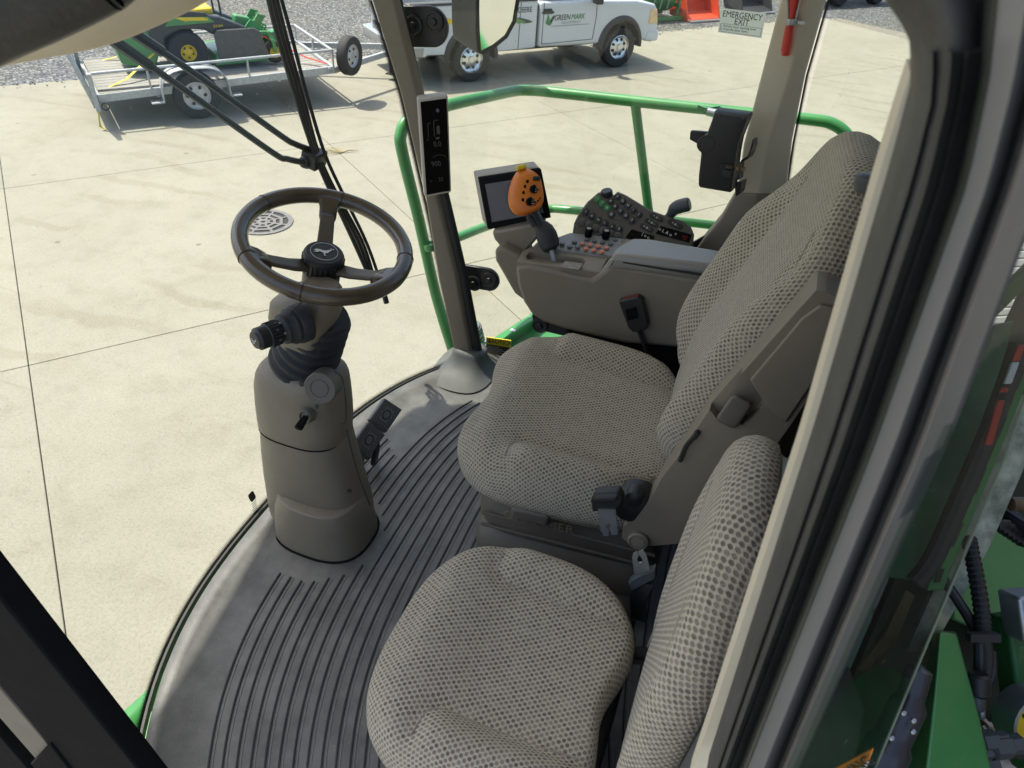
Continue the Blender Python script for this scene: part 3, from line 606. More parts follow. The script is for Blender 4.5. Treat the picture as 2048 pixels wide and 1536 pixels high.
# ratchet straps
def strap(name, label, pts, mat, w=.035):
    mb = MB(); n = len(pts); mb.strip(pts, lambda i: ((V(pts[min(i+1, n-1)])-V(pts[max(i-1, 0)])).cross(ZZ)).normalized(), ZZ, w, .005)
    o = tag(build(mb, name, mat, loc=pts[0]), label, 'strap'); return o
ys = simple('strap_yellow', (.66, .55, .05), .7, var=.1); rs_ = simple('strap_red', (.5, .03, .02), .6)
strap('ratchet_strap', 'yellow strap crossing the near side of the trailer deck', [Q(.10, W0+.12, .03), Q(.22, W0+.14, .05), Q(.45, W0+.22, .10), Q(.95, dm+.1, .32)], ys, .05)
strap('ratchet_strap', 'yellow strap at the far rear corner of the trailer', [Q(.02, W1-.25, .02), Q(.30, W1-.22, .04), Q(.50, W1-.28, .08), Q(.92, dm+.9, .30)], ys, .05)
strap('ratchet_strap', 'loose yellow strap tail hanging off the trailer rear', [U(-.05, W0-.09, -.10), U(-.08, W0-.10, -.3), U(-.02, W0-.12, -.345)], ys, .04)
strap('ratchet_strap', 'red strap running to the front corner of the trailer', [Q(LN-.08, W0+.1, .02), Q(LN-.3, W0+.45, .06), Q(sF-.1, dm+.3, .36)], rs_, .05)
# ================================================================ machines beyond the yard edge
def far_drum():
    c = PZ(1322, 44, G-.05); t = thing('land_roller', 'dark green drum implement standing on gravel beyond the truck nose', 'implement', c)
    def K(a, b, z): return c+TT*a+NN*b+V((0, 0, z))
    mb = MB(); mb.lathe([(.05, -.62), (.46, -.60), (.46, -.2), (.48, -.19), (.48, -.15), (.46, -.14), (.46, .35), (.48, .36), (.48, .40), (.46, .41), (.46, .62), (.05, .64)], K(-.1, .55, .62), TT, 32); build(mb, 'drum', M['green'], t)
    for a in (-.75, .62): mb = MB(); mb.box(K(a, .5, .35), (.07, .9, .10), (TT, NN, ZZ)); mb.box(K(a, .1, .3), (.07, .07, .6), (TT, NN, ZZ)); mb.box(K(a, .95, .5), (.07, .07, 1.), (TT, NN, ZZ)); build(mb, 'stand', M['green'], t, bevel=.01)
    mb = MB(); mb.box(K(-.06, .05, .06), (1.7, .08, .10), (TT, NN, ZZ)); mb.box(K(-.06, .9, .06), (1.7, .08, .10), (TT, NN, ZZ)); build(mb, 'skid_bar', M['green'], t, bevel=.01)
    for k in range(3): mb = MB(); mb.tube([K(-.3+.25*k, .08, .3), K(-.3+.25*k, .02, .62)], .02, 8); build(mb, 'hose_fitting', M['steel'], t)
far_drum()
def bucket(c, L_, mat, label, h=1.0):
    t = thing('loader_bucket', label, 'loader bucket', c)
    def K(a, b, z): return c+TT*a+NN*b+V((0, 0, z))
    pr_ = [(0, .0), (.75, .05), (.95, .35), (.95, .75), (.8, h), (.72, h), (.80, .7), (.78, .40), (.62, .16), (.0, .05)]
    mb = MB(); mb.prism([K(-L_/2, b, z) for b, z in pr_], TT*L_); build(mb, 'shell', mat, t, bevel=.015)
    for a in (-L_/2, L_/2): mb = MB(); mb.prism([K(a, b, z) for b, z in ((0, 0), (.75, .05), (.95, .35), (.95, .75), (.8, h), (.25, .55))], TT*.03); build(mb, 'side_plate', mat, t, bevel=.008)
    mb = MB(); mb.box(K(0, -.04, .02), (L_, .18, .03), (TT, NN, ZZ)); build(mb, 'cutting_edge', M['steel'], t)
    return t
bucket(PZ(1408, 42, G-.05), 1.15, simple('bucket_red', (.62, .07, .025), .45, var=.15, dust=.1), 'orange red loader bucket on the gravel', 1.0)
bucket(PZ(1515, 27, G-.05), 1.2, simple('bucket_black', (.035, .036, .04), .5, var=.2, dust=.2), 'black loader bucket on the gravel behind the emergency exit label', .9)
def far_machine(px, py, label, mat, n):
    c = PZ(px, py, G-.05); t = thing('parked_implement', label, 'implement', c)
    for k in range(n):
        mb = MB(); cc = c+TT*(-.9*k)+V((0, 0, .42)); mb.lathe([(.24, -.14), (.36, -.16), (.42, -.1), (.42, .1), (.36, .16), (.24, .14)], cc, NN, 28, False, False); ty = build(mb, 'tyre', M['tyre'], t)
        mb = MB(); mb.lathe([(.25, -.08), (.25, .08), (.1, .1), (.1, -.1)], cc, NN, 20); build(mb, 'rim', mat, t)
    mb = MB(); mb.box(c+TT*-.4+NN*.6+V((0, 0, .9)), (2.0, .9, .7), (TT, NN, ZZ)); mb.box(c+TT*-.4+NN*.5+V((0, 0, .45)), (1.6, .12, .15), (TT, NN, ZZ)); build(mb, 'frame', mat, t, bevel=.03)
far_machine(1672, 12, 'dark machine with black tyres at the top edge beyond the gravel', M['black'], 1)
far_machine(1745, 8, 'green machine wheel standing on gravel at the top right', M['green_dirty'], 1)
# ================================================================ cab shell
def xf(y): return 1.035-.434*abs(y+.1)**2.92            # front edge of the floor
def xg(y, z): return xf(y)+.02+.27*max(z, -.05)         # the windshield leans forward
def on_glass(px, py, off=0.):
    d = sight(px, py); lo, hi = .4, 4.
    f = lambda t: (lambda p: p.x-xg(p.y, p.z)-off)(CAM+d*t)
    for _ in range(50):
        m_ = (lo+hi)/2
        if f(m_) > 0: hi = m_
        else: lo = m_
    return CAM+d*lo
cab = thing('combine_cab', 'cab shell with grey floor, cream posts and curved windshield', 'cab', (0, 0, 0))
# floor: ribbed rubber mat
def floor_pt(u, v):
    y = .70-1.56*v; xe = xf(y); x = -.42+(xe+.42)*u; e = max(0, 1-(xe-x)/.13); return V((x, y, .022*e*e))
mb = MB(); mb.grid(floor_pt, 46, 40)
fl = build(mb, 'floor_mat', M['mat'], cab, solid=.012)
COLC = V((.865, -.02, 0))                                # foot of the steering column
random.seed(11)
for k in range(32):
    off = .138+.0300*k; run = []
    def flush():
        global run
        if len(run) > 3:
            mb = MB(); mb.strip(run, lambda i: (V((1, 0, 0))), ZZ, .0036, .005); build(mb, 'rib_shade_line', M['rubber'], cab, smooth=False)  # dark strip stands for the shaded side of each rib
            mb = MB(); mb.strip([p+V((-.0085, 0, -.0005)) for p in run], lambda i: (V((1, 0, 0))), ZZ, .0020, .0025); build(mb, 'rib_lit_line', M['mat_lit'], cab, smooth=False)  # paler strip stands for the lit edge of each rib
        run = []
    for j in range(121):
        y = .64-1.36*j/120; x = xf(y)-off*(1+.10*(y+.1))
        lim = -.70+.0*k
        dd = hypot((x-COLC.x)/.175, (y-COLC.y)/.170)
        if dd < .93 or y < lim or (k < 3 and y < -.42+.03*k and y > -.8): flush(); continue
        e = max(0, 1-(xf(y)-x)/.13); run.append(V((x, y, .0068+.022*e*e)))
    flush()
# sill skirt below the floor
mb = MB(); ys_ = [.70-1.56*k/40 for k in range(41)]
mb.rings([[V((xf(y)+.004, y, .015)) for y in ys_], [V((xf(y)-.05, y, -.30)) for y in ys_]], False, False, closed=False); build(mb, 'front_skirt', M['green'], cab)
mb = MB(); mb.prism([V((xf(y)-.01, y, -.02)) for y in ys_]+[V((-.42, -.86, -.02)), V((-.42, .70, -.02))], (0, 0, -.12)); build(mb, 'floor_pan', M['black'], cab)
# windshield
mb = MB(); mb.grid(lambda u, v: (lambda y, z: V((xg(y, z), y, z)))(.72-1.62*u, -.02+1.80*v), 60, 12); build(mb, 'windshield', M['glass_front'], cab)
# black printed border with fading dots along glass edges
def fritmat(tooth=False):
    m, n, b = newmat('frit'); b.inputs['Base Color'].default_value = (.006, .006, .006, 1); b.inputs['Roughness'].default_value = .4; out = n.nodes['Material Output']
    uv = N(n, 'ShaderNodeUVMap').outputs[0]; sp = N(n, 'ShaderNodeSeparateXYZ'); L(n, uv, sp.inputs[0])
    def mth(op, a, b=None):
        x = N(n, 'ShaderNodeMath', operation=op)
        for i, q in enumerate((a, b)):
            if q is None: continue
            if isinstance(q, (int, float)): x.inputs[i].default_value = q
            else: L(n, q, x.inputs[i])
        return x.outputs[0]
    p = .0042; u = mth('DIVIDE', sp.outputs[0], p); v = mth('DIVIDE', sp.outputs[1], p); odd = mth('MULTIPLY', mth('FLOORED_MODULO', mth('FLOOR', v), 2.), .5)
    fu = mth('SUBTRACT', mth('FRACT', mth('ADD', u, odd)), .5); fv = mth('SUBTRACT', mth('FRACT', v), .5)
    d = mth('SQRT', mth('ADD', mth('MULTIPLY', fu, fu), mth('MULTIPLY', fv, fv)))
    r = N(n, 'ShaderNodeMapRange', i_1=.004, i_2=.021, i_3=.75, i_4=.12); L(n, sp.outputs[1], r.inputs[0])
    ms = mth('LESS_THAN', d, r.outputs[0]); tr_ = N(n, 'ShaderNodeBsdfTransparent'); mx = N(n, 'ShaderNodeMixShader'); L(n, ms, mx.inputs[0]); L(n, tr_.outputs[0], mx.inputs[1]); L(n, b.outputs[0], mx.inputs[2]); L(n, mx.outputs[0], out.inputs['Surface'])
    return m
M['frit'] = fritmat()
def frit(path_a, path_b, name='glass_border', parent=cab):
    """a from the solid edge to b where the dots fade"""
    mb = MB(); n = len(path_a); vs = []; uvs = []; l = 0
    for i in range(n):
        if i: l += (V(path_a[i])-V(path_a[i-1])).length
        vs += [V(path_a[i]), V(path_b[i])]; uvs += [(l, 0), (l, .022)]
    mb.add(vs, [(2*i, 2*i+1, 2*i+3, 2*i+2) for i in range(n-1)], uvs); return build(mb, name, M['frit'], parent)
frit([V((xg(y, .02)-.004, y, .012)) for y in ys_], [V((xg(y, .04)-.004, y, .036)) for y in ys_])
mb = MB(); mb.strip([V((xg(y, .0)-.006, y, .012)) for y in ys_], ZZ, V((1, 0, 0)), .022, .006); build(mb, 'glass_gasket', M['black'], cab)
# right front post: trim strip, black rubber strip, grey boot
def post(name, mat, pa, pb, y, depth, ext=None, bevel=.006, parent=cab):
    """pa, pb: the two edges of the face in the order bottom to top"""
    A = [PY(*p, y) for p in pa]; B = [PY(*p, y) for p in pb]
    rs = [[a, b, b+V((-.012, -depth, 0)), a+V((.0, -depth, 0))] for a, b in zip(A, B)]
    mb = MB(); mb.rings(rs); return build(mb, name, mat, parent, bevel=bevel)
post('front_post_trim', M['plastic'], [(913, 724), (876, 555), (850, 394), (800, 185), (743, 0), (692, -180)], [(942, 724), (911, 555), (872, 394), (832, 185), (786, 0), (735, -180)], -.845, .03)
post('front_post_seal', M['black'], [(938, 726), (906, 555), (866, 394), (826, 185), (780, 0), (728, -180)], [(960, 720), (928, 555), (890, 394), (838, 185), (794, 0), (743, -180)], -.86, .015)
frit([PY(914, 706, -.90), PY(859, 430, -.90), PY(804, 190, -.90), PY(744, 0, -.90)], [PY(904, 700, -.90), PY(848, 430, -.90), PY(792, 190, -.90), PY(731, 0, -.90)])
rs = []
bc = (PY(911, 722, -.85)+PY(962, 720, -.86))/2+V((0, -.02, 0))
for q in range(9):
    f = q/8; e = f**2.2; c = V((bc.x+.005*f, bc.y+.02*f, bc.z*(1-f)+.012*f+.05*(1-f)*(1-f)))
    a, b = .058+.052*e, .045+.10*e
    rs.append([c+V((a*math.copysign(abs(cos(2*pi*k/28))**.7, cos(2*pi*k/28)), b*math.copysign(abs(sin(2*pi*k/28))**.7, sin(2*pi*k/28)), 0)) for k in range(28)])
mb = MB(); mb.rings(rs, True, False); build(mb, 'front_post_boot', simple('boot_grey', (.085, .088, .084), .55, var=.1, dust=.1, bump=.3), cab, sub=1)
# right rear post: cream trim with a lit chamfer, and its dark lower cover
def vpost(name, mat, secs, bevel=.008, parent=cab):
    mb = MB(); mb.rings(secs); return build(mb, name, mat, parent, bevel=bevel, seg=3)
Yb = -.87
def bsec(l, mi, r, py):
    a, b, c = PY(l, py, Yb), PY(mi, py, Yb+.012), PY(r, py, Yb-.025); return [a, b, c, c+V((0, -.05, 0)), a+V((.0, -.06, 0))]
vpost('rear_post_trim', M['cream'], [bsec(1474, 1518, 1572, 388), bsec(1487, 1536, 1582, 290), bsec(1523, 1580, 1610, 150), bsec(1562, 1622, 1652, 0), bsec(1600, 1665, 1690, -150)], .006)
vpost('rear_post_cover', M['plastic'], [bsec(1378, 1490, 1640, 520), bsec(1408, 1500, 1600, 478), bsec(1440, 1502, 1588, 440), bsec(1466, 1512, 1582, 395), bsec(1472, 1516, 1576, 385)], .006)
frit([PY(1570, 385, -.93), PY(1585, 285, -.93), PY(1612, 150, -.93), PY(1655, 0, -.93)], [PY(1580, 385, -.93), PY(1594, 285, -.93), PY(1621, 150, -.93), PY(1664, 0, -.93)])
mb = MB(); mb.prism([PY(1370, 494, -.90), PY(1466, 440, -.90), PY(1475, 490, -.90), PY(1420, 530, -.90)], (0, -.01, 0)); build(mb, 'door_gasket', M['black'], cab)
# rear side window
mb = MB(); mb.prism([V((-.40, -.935, .62)), V((-.055, -.935, .62)), V((-.03, -.935, 1.76)), V((-.40, -.935, 1.76))], (0, -.005, 0)); build(mb, 'rear_side_window', M['glass_side'], cab)
# side and rear walls below the windows, rear window frame, roof with headliner
mb = MB(); mb.box((-.21, -.93, .20), (.50, .09, .82)); build(mb, 'right_wall', M['plastic_dark'], cab, bevel=.01)
mb = MB(); mb.box((-.42, -.62, .50), (.04, .58, 1.02)); build(mb, 'rear_wall', M['plastic_dark'], cab, bevel=.02)
mb = MB(); mb.prism([V((-.092, .69, .0)), V((-.40, -.33, .0)), V((-.40, -.33, 1.77)), V((-.092, .69, 1.77))], (-.01, .003, 0)); build(mb, 'corner_dark_wall', M['matte'], cab)  # matte black sheet stands for the dark void behind the seats
mb = MB(); mb.box((-.42, -.62, 1.4), (.012, .56, .78)); build(mb, 'rear_window', M['glass_side'], cab)
mb = MB(); mb.prism([V((-.55, -.98, 1.80)), V((1.35, -.98, 1.80)), V((1.86, -.70, 1.83)), V((1.98, -.1, 1.83)), V((1.86, .52, 1.83)), V((1.35, .80, 1.80)), V((-.55, .80, 1.80))], (0, 0, .17)); build(mb, 'roof', simple('roof_grey', (.30, .30, .29), .5, var=.05), cab, bevel=.04, seg=3)
mb = MB(); mb.prism([V((-.45, -.90, 1.775)), V((1.28, -.90, 1.775)), V((1.40, -.1, 1.775)), V((1.28, .70, 1.775)), V((-.45, .70, 1.775))], (0, 0, .02)); build(mb, 'headliner', M['cream'], cab)
# left front post (bottom left of the view) with its inner face and the quarter light frame beyond
def face(name, mat, pts, y, depth, bevel=.005, parent=cab):
    mb = MB(); mb.prism([PY(*p, y) for p in pts], (0, -depth, 0)); return build(mb, name, mat, parent, bevel=bevel)
face('left_post', M['matte'], [(-120, 1052), (330, 1606), (190, 1606), (-120, 1222)], .74, .035, .004)
face('left_post_face', M['plastic_dark'], [(-120, 1238), (98, 1492), (76, 1524), (-120, 1300)], .735, .02, .003)
face('left_post_cap', M['matte'], [(98, 1488), (190, 1606), (130, 1606), (60, 1528)], .745, .03, .003)
face('left_lower_frame', M['matte'], [(-120, 1335), (130, 1625), (40, 1640), (-120, 1460)], .72, .03, .003)
# header of the doorway: rubber edge and cream trim passing close to the lens
hp = [(-300, 190), (-140, 148), (0, 118), (139, 92), (210, 72), (268, 49), (342, 16), (400, -16), (520, -100), (640, -200)]
hd = [(-260, 200), (-120, 160), (0, 106), (102, 62), (203, 12), (240, -12), (300, -70), (380, -150)]
def offset(path, r):
    P = spl([V((a, b, 0)) for a, b in path], 6); out = []
    for i, p in enumerate(P):
        t_ = (P[min(i+1, len(P)-1)]-P[max(i-1, 0)]).normalized(); out.append((p.x+t_.y*r, p.y-t_.x*r))
    return out
pth = [PD(x, y, .50) for x, y in offset(hp, .040/.50*FPX)]; mb = MB(); mb.tube(pth, .040, 16); build(mb, 'header_trim', M['cream'], cab)
pth = [PD(x, y, .36) for x, y in offset(hd, .030/.36*FPX)]; mb = MB(); mb.tube(pth, .030, 16); build(mb, 'header_seal', M['seal'], cab)
# ---------------------------------------------------------------- doorway post on the right of the view
def col(path, y): return [PY(px, py, y) for px, py in path]
def resample(path, n=26):
    P = spl([V((a, b, 0)) for a, b in path], 8); return [(P[int(i*(len(P)-1)/(n-1))].x, P[int(i*(len(P)-1)/(n-1))].y) for i in range(n)]
def edge(path):
    """x for a given image row"""
    def f(row):
        for (x0, y0), (x1, y1) in zip(path, path[1:]):
            if (y0-row)*(y1-row) <= 0 and y0 != y1: return x0+(x1-x0)*(row-y0)/(y1-y0)
        (x0, y0), (x1, y1) = (path[0], path[1]) if abs(row-path[0][1]) < abs(row-path[-1][1]) else (path[-2], path[-1])
        return x0+(x1-x0)*(row-y0)/(y1-y0)
    return f
eA = edge([(1835, 110), (1815, 165), (1753, 365), (1599, 896), (1410, 1470), (1376, 1570)])
eB = edge([(1828, 110), (1832, 200), (1788, 365), (1630, 896), (1443, 1470), (1410, 1570)])
eC = edge([(1948, 60), (1937, 160), (1893, 365), (1711, 896), (1491, 1470), (1453, 1570)])
eD = edge([(1985, 60), (1975, 160), (1932, 365), (1744, 896), (1517, 1470), (1478, 1570)])
eE = edge([(2098, 60), (2070, 180), (2016, 365), (1826, 896), (1589, 1470), (1548, 1570)])
eF = edge([(2140, 60), (2104, 180), (2050, 365), (1860, 896), (1608, 1470), (1565, 1570)])
eG = edge([(2330, 60), (2270, 180), (2190, 365), (2018, 896), (1778, 1470), (1736, 1570)])
rows = [-90+1670*k/28 for k in range(29)]
def band(name, mat, ea, eb, ya, yb, depth, rows=rows, bulge=0., parent=cab, bevel=0., n=6):
    rs = []
    for r in rows:
        ring = []
        for k in range(n+1):
            f = k/n; ring.append(PY(ea(r)+(eb(r)-ea(r))*f, r, ya+(yb-ya)*f+bulge*sin(pi*f)))
        ring += [ring[-1]+V((-.01, -depth, 0)), ring[0]+V((0, -depth, 0))]; rs.append(ring)
    mb = MB(); mb.rings(rs); return build(mb, name, mat, parent, bevel=bevel, angle=50)
dp = thing('door_post', 'cream and black rubber lined door post close on the right', 'door post', (-.08, .72, 0))
band('post_trim', M['cream'], eA, lambda r: eB(r)+14, .700, .700, .03, parent=dp, rows=[r for r in rows if r > 140])
band('door_seal', M['seal'], eB, eC, .735, .760, .03, bulge=.012, parent=dp, n=10, rows=[104]+[r for r in rows if r > 110])
band('seal_lip', M['rubber'], lambda r: eB(r)+(eC(r)-eB(r))*.28, lambda r: eB(r)+(eC(r)-eB(r))*.36, .752, .756, .01, bulge=.004, parent=dp, rows=[104]+[r for r in rows if r > 110])
band('seal_rib', M['seal'], lambda r: eB(r)+(eC(r)-eB(r))*.62, lambda r: eB(r)+(eC(r)-eB(r))*.67, .7665, .767, .01, bulge=.003, parent=dp, rows=[104]+[r for r in rows if r > 110])
band('seal_rib', M['seal'], lambda r: eB(r)+(eC(r)-eB(r))*.88, lambda r: eB(r)+(eC(r)-eB(r))*.97, .763, .764, .01, bulge=.004, parent=dp, rows=[104]+[r for r in rows if r > 110])
band('channel', M['print_k'], lambda r: eC(r)-8, lambda r: eD(r)+6, .745, .745, .02, parent=dp)
# the seal turns over into the doorway header at its top
top_in = [(1828, 112), (1812, 66), (1780, 15), (1730, -45), (1640, -110)]; top_out = [(1944, 105), (1935, 20), (1910, -50), (1850, -130), (1740, -200)]
rs = []
for a, b in zip(resample(top_in, 12), resample(top_out, 12)):
    ring = []
    for k in range(9):
        f = k/8; ring.append(PY(a[0]+(b[0]-a[0])*f, a[1]+(b[1]-a[1])*f, .735+.025*f+.012*sin(pi*f)))
    ring += [ring[-1]+V((-.01, -.03, 0)), ring[0]+V((0, -.03, 0))]; rs.append(ring)
mb = MB(); mb.rings(rs); build(mb, 'door_seal', M['seal'], dp, angle=50)
# the open door edge: grey frame, bright moulding, glass with a free edge
dr_ = thing('cab_door', 'open glass door edge with grey frame and orange warning label', 'door', (-.14, .80, 0))
doorgrey = simple('door_grey', (.19, .19, .19), .36, var=.08, vscale=6, dust=.06, spec=.6, bump=.15, bscale=200)
eM = lambda r: eD(r)+(eE(r)-eD(r))*.52
band('door_frame', doorgrey, lambda r: eD(r)+4, eM, .772, .790, .03, parent=dr_, n=4)
band('door_frame_return', doorgrey, eM, lambda r: eE(r)-2, .7895, .770, .03, parent=dr_, n=4)
band('frame_rubber', simple('olive_rubber', (.035, .038, .032), .5, var=.2), lambda r: eD(r)-9, lambda r: eD(r)+5, .768, .772, .02, bulge=.002, parent=dr_)
band('door_seal_strip', M['rubber'], lambda r: eE(r)-3, lambda r: eE(r)+(eF(r)-eE(r))*.35, .787, .787, .02, parent=dr_)
band('door_moulding', simple('moulding', (.21, .20, .18), .3, var=.1), lambda r: eE(r)+(eF(r)-eE(r))*.35, lambda r: eE(r)+(eF(r)-eE(r))*.72, .79, .79, .015, bulge=.005, parent=dr_)
band('door_trim', M['bluegrey'], lambda r: eE(r)+(eF(r)-eE(r))*.72, eF, .786, .786, .015, parent=dr_)
rs = []
for r in rows:
    rs.append([PY(eF(r)-4+(eG(r)-eF(r)+4)*k/10, r, .785-.12*(k/10)**1.5) for k in range(11)])
mb = MB(); mb.rings(rs, False, False, closed=False); build(mb, 'door_glass', M['glass_door'], dr_, solid=.0)
rs = [[PY(eG(r)-3, r, .664), PY(eG(r)+3, r, .664), PY(eG(r)+1, r, .655), PY(eG(r)-5, r, .655)] for r in rows]
mb = MB(); mb.rings(rs); build(mb, 'glass_edge', simple('glass_edge', (.10, .16, .13), .15, var=.2), dr_)
# warning label at the bottom of the glass
wl = [(1640, 1560), (1757, 1478), (1744, 1512), (1715, 1560)]
q = lambda px, py: PY(px, py, .675)+V((.004, .01, 0))
mb = MB(); mb.prism([q(1628, 1545), q(1758, 1474), q(1750, 1497), q(1690, 1545)], (.0, .001, 0)); build(mb, 'warning_label', simple('label_orange', (.80, .24, .02), .5), dr_)
mb = MB(); mb.prism([q(1690, 1545), q(1750, 1499), q(1725, 1548)], (.0, .001, 0)); build(mb, 'warning_label_panel', M['white'], dr_)
text('warning_lettering', 'WARNING', (q(1740, 1494)-q(1728, 1512)).length*1.0, q(1700, 1523)+V((0, .003, 0)), q(1752, 1487)-q(1652, 1547), q(1700, 1500)-q(1705, 1530), M['print_k'], dr_, .0002, sx=1.0)
# ================================================================ emergency exit door on the right side
ex = thing('exit_door', 'right side glass exit door with black hinge pads and lever', 'door', (.45, -.93, 0))
mb = MB(); mb.prism([V((.06, -.93, .04)), V((.78, -.93, .04)), V((1.22, -.93, 1.74)), V((.02, -.93, 1.74))], (0, -.005, 0)); build(mb, 'glass', M['glass_side'], ex)
def pad(cx, cy, l, w, ang, bolts):
    c = PY(cx, cy, -.915); a = radians(ang); u = V((-cos(a), 0, sin(a))); v_ = V((sin(a), 0, cos(a)))
    ring = []
    for k in range(32):
        th = 2*pi*k/32; x = cos(th)*w/2+(l/2-w/2)*(1 if cos(th) > 0 else -1); ring.append(c+u*x+v_*sin(th)*w/2)
    mb = MB(); mb.rings([ring, [p+V((0, -.012, 0)) for p in ring]]); h = build(mb, 'hinge_pad', M['black'], ex, bevel=.002)
    for bx_, by_ in bolts:
        cc = PY(bx_, by_, -.915)+V((0, .002, 0)); mb = MB(); mb.lathe([(.027, 0), (.027, .004), (.022, .005), (.020, .003), (.010, .003), (.008, .008), (.001, .009)], cc, (0, 1, 0), 24); build(mb, 'bolt_cover', M['black'], h)
pad(836, 54, .18, .105, 6, ((828, 50), (869, 43))); pad(950, 556, .17, .082, 4, ((948, 566), (979, 559))); pad(1110, 642, .16, .10, 0, ((1080, 650),))
mb = MB(); hv = [PY(1255, 478, -.87), PY(1300, 452, -.875), PY(1335, 436, -.88), PY(1352, 416, -.88), PY(1380, 408, -.88)]
mb.tube(spl(hv, 6), [.011]*12+[.011, .012, .013, .014, .016, .018, .019, .0195, .0195, .0195, .0195, .019, .015][:13], 12); build(mb, 'door_lever', M['bluegrey'], ex)
# label on the glass
es = thing('exit_sticker', 'pale emergency exit instruction label stuck on the side glass', 'sticker', PY(1482, 45, -.925))
c4 = [PY(1444, 16, -.924), PY(1532, 26, -.924), PY(1523, 76, -.924), PY(1436, 64, -.924)]
mb = MB(); mb.prism(c4, (0, .0008, 0)); build(mb, 'label_sheet', M['sticker'], es)
cE = lambda u, v: (c4[0]*(1-u)+c4[1]*u)*(1-v)+(c4[3]*(1-u)+c4[2]*u)*v+V((0, .0016, 0))
uu, vv_ = c4[1]-c4[0], c4[0]-c4[3]; hh = vv_.length
text('lettering', 'EMERGENCY', hh*.36, cE(.49, .22), uu, vv_, M['print_k'], es, .0002, sx=.86); text('lettering', 'EXIT', hh*.36, cE(.50, .48), uu, vv_, M['print_k'], es, .0002, sx=.9)
text('lettering', '1. Pull the door opening lever', hh*.135, cE(.44, .70), uu, vv_, M['print_k'], es, .0002); text('lettering', '2. Push the door open.', hh*.135, cE(.36, .83), uu, vv_, M['print_k'], es, .0002)
for (a, b, c_, d_) in ((.03, .61, .97, .62), (.03, .94, .97, .95), (.03, .61, .036, .95), (.964, .61, .97, .95)):
    mb = MB(); mb.prism([cE(a, b), cE(c_, b), cE(c_, d_), cE(a, d_)], (0, .0003, 0)); build(mb, 'frame_line', M['print_k'], es)
# red glass-breaking hammer in a clip on the cream post
hm = thing('emergency_hammer', 'red emergency hammer clipped to the cream rear post', 'hammer', PY(1576, 60, -.84))
def hsec(px, py, w, y=-.845): return [PY(px-w, py, y), PY(px-w*.5, py, y+.010), PY(px+w*.5, py, y+.010), PY(px+w, py, y)]
def hl(name, mat, secs, bevel=.002):
    mb = MB(); mb.rings([hsec(*s) for s in secs]); return build(mb, name, mat, hm, bevel=bevel)
hl('handle', M['red'], [(1571, 112, 9), (1572, 100, 11), (1577, 72, 11), (1580, 52, 9.5), (1582, 42, 8), (1585, 22, 10), (1588, 0, 14), (1592, -40, 16), (1594, -60, 16)])
for sx_ in (-1, 1): mb = MB(); mb.tube([PY(1583+sx_*7, 44, -.838), PY(1587+sx_*12, 5, -.838), PY(1592+sx_*20, -40, -.838)], .0022, 6); build(mb, 'holder_wire', M['galv'], hm)
hl('clip', M['galv'], [(1583, 51, 12, -.838), (1585, 38, 12, -.838)]); mb = MB(); mb.lathe([(.003, 0), (.004, .012), (.002, .016)], PY(1595, 45, -.835), (-1, 0, 0), 10); build(mb, 'clip_pin', M['white'], hm)
mb = MB(); mb.tube([PY(1584, 40, -.852), PY(1588, 42, -.866)], .01, 8); build(mb, 'clip_mount', M['steel'], hm)
# ================================================================ outside of the machine
# right hand platform with its hand rail
pf_ = thing('service_platform', 'green steel service platform below the right side glass', 'platform', (.2, -1.4, -.15))
# machine body carrying cab and platform down to the ground
ch = thing('combine_harvester', 'green machine body below and behind the cab', 'combine', (-1.2, 0, G))
mb = MB(); mb.prism([V((-.50, -.93, -.25)), V((-.50, -.93, -1.5)), V((-.50, .70, -1.5)), V((-.50, .70, -.25))], (-.12, 0, 0)); build(mb, 'front_bulkhead', M['green_dirty'], ch)
mb = MB(); mb.box((.1, -.1, -.22), (1.1, .9, .16)); build(mb, 'cab_support', M['black'], ch)
mb = MB(); mb.prism([V((.10, -.55, -.35)), V((1.25, -.45, -1.25)), V((1.25, -.45, -1.75)), V((.10, -.55, -1.15))], (0, .80, 0)); build(mb, 'feeder_housing', M['green'], ch, bevel=.03)
mb = MB(); mb.box((-1.9, 0, .75), (1.3, 2.6, 2.3)); build(mb, 'grain_tank', M['plastic_dark'], ch, bevel=.05)  # unseen; put here to block the sky behind the rear window
mb = MB(); mb.box((-2.2, 0, -.9), (2.6, 1.5, 1.1)); build(mb, 'chassis', M['green_dirty'], ch, bevel=.03)
for yy in (-1.5, 1.55):
    mb = MB(); mb.lathe([(.45, -.3), (.75, -.34), (.84, -.26), (.84, .26), (.75, .34), (.45, .3)], (-1.6, yy, G+.84), (0, 1, 0), 36, False, False); build(mb, 'drive_tyre', M['tyre'], ch)
    mb = MB(); mb.lathe([(.46, -.2), (.46, .2), (.2, .1), (.2, -.1)], (-1.6, yy, G+.84), (0, 1, 0), 28); build(mb, 'drive_rim', M['yellow'], ch)
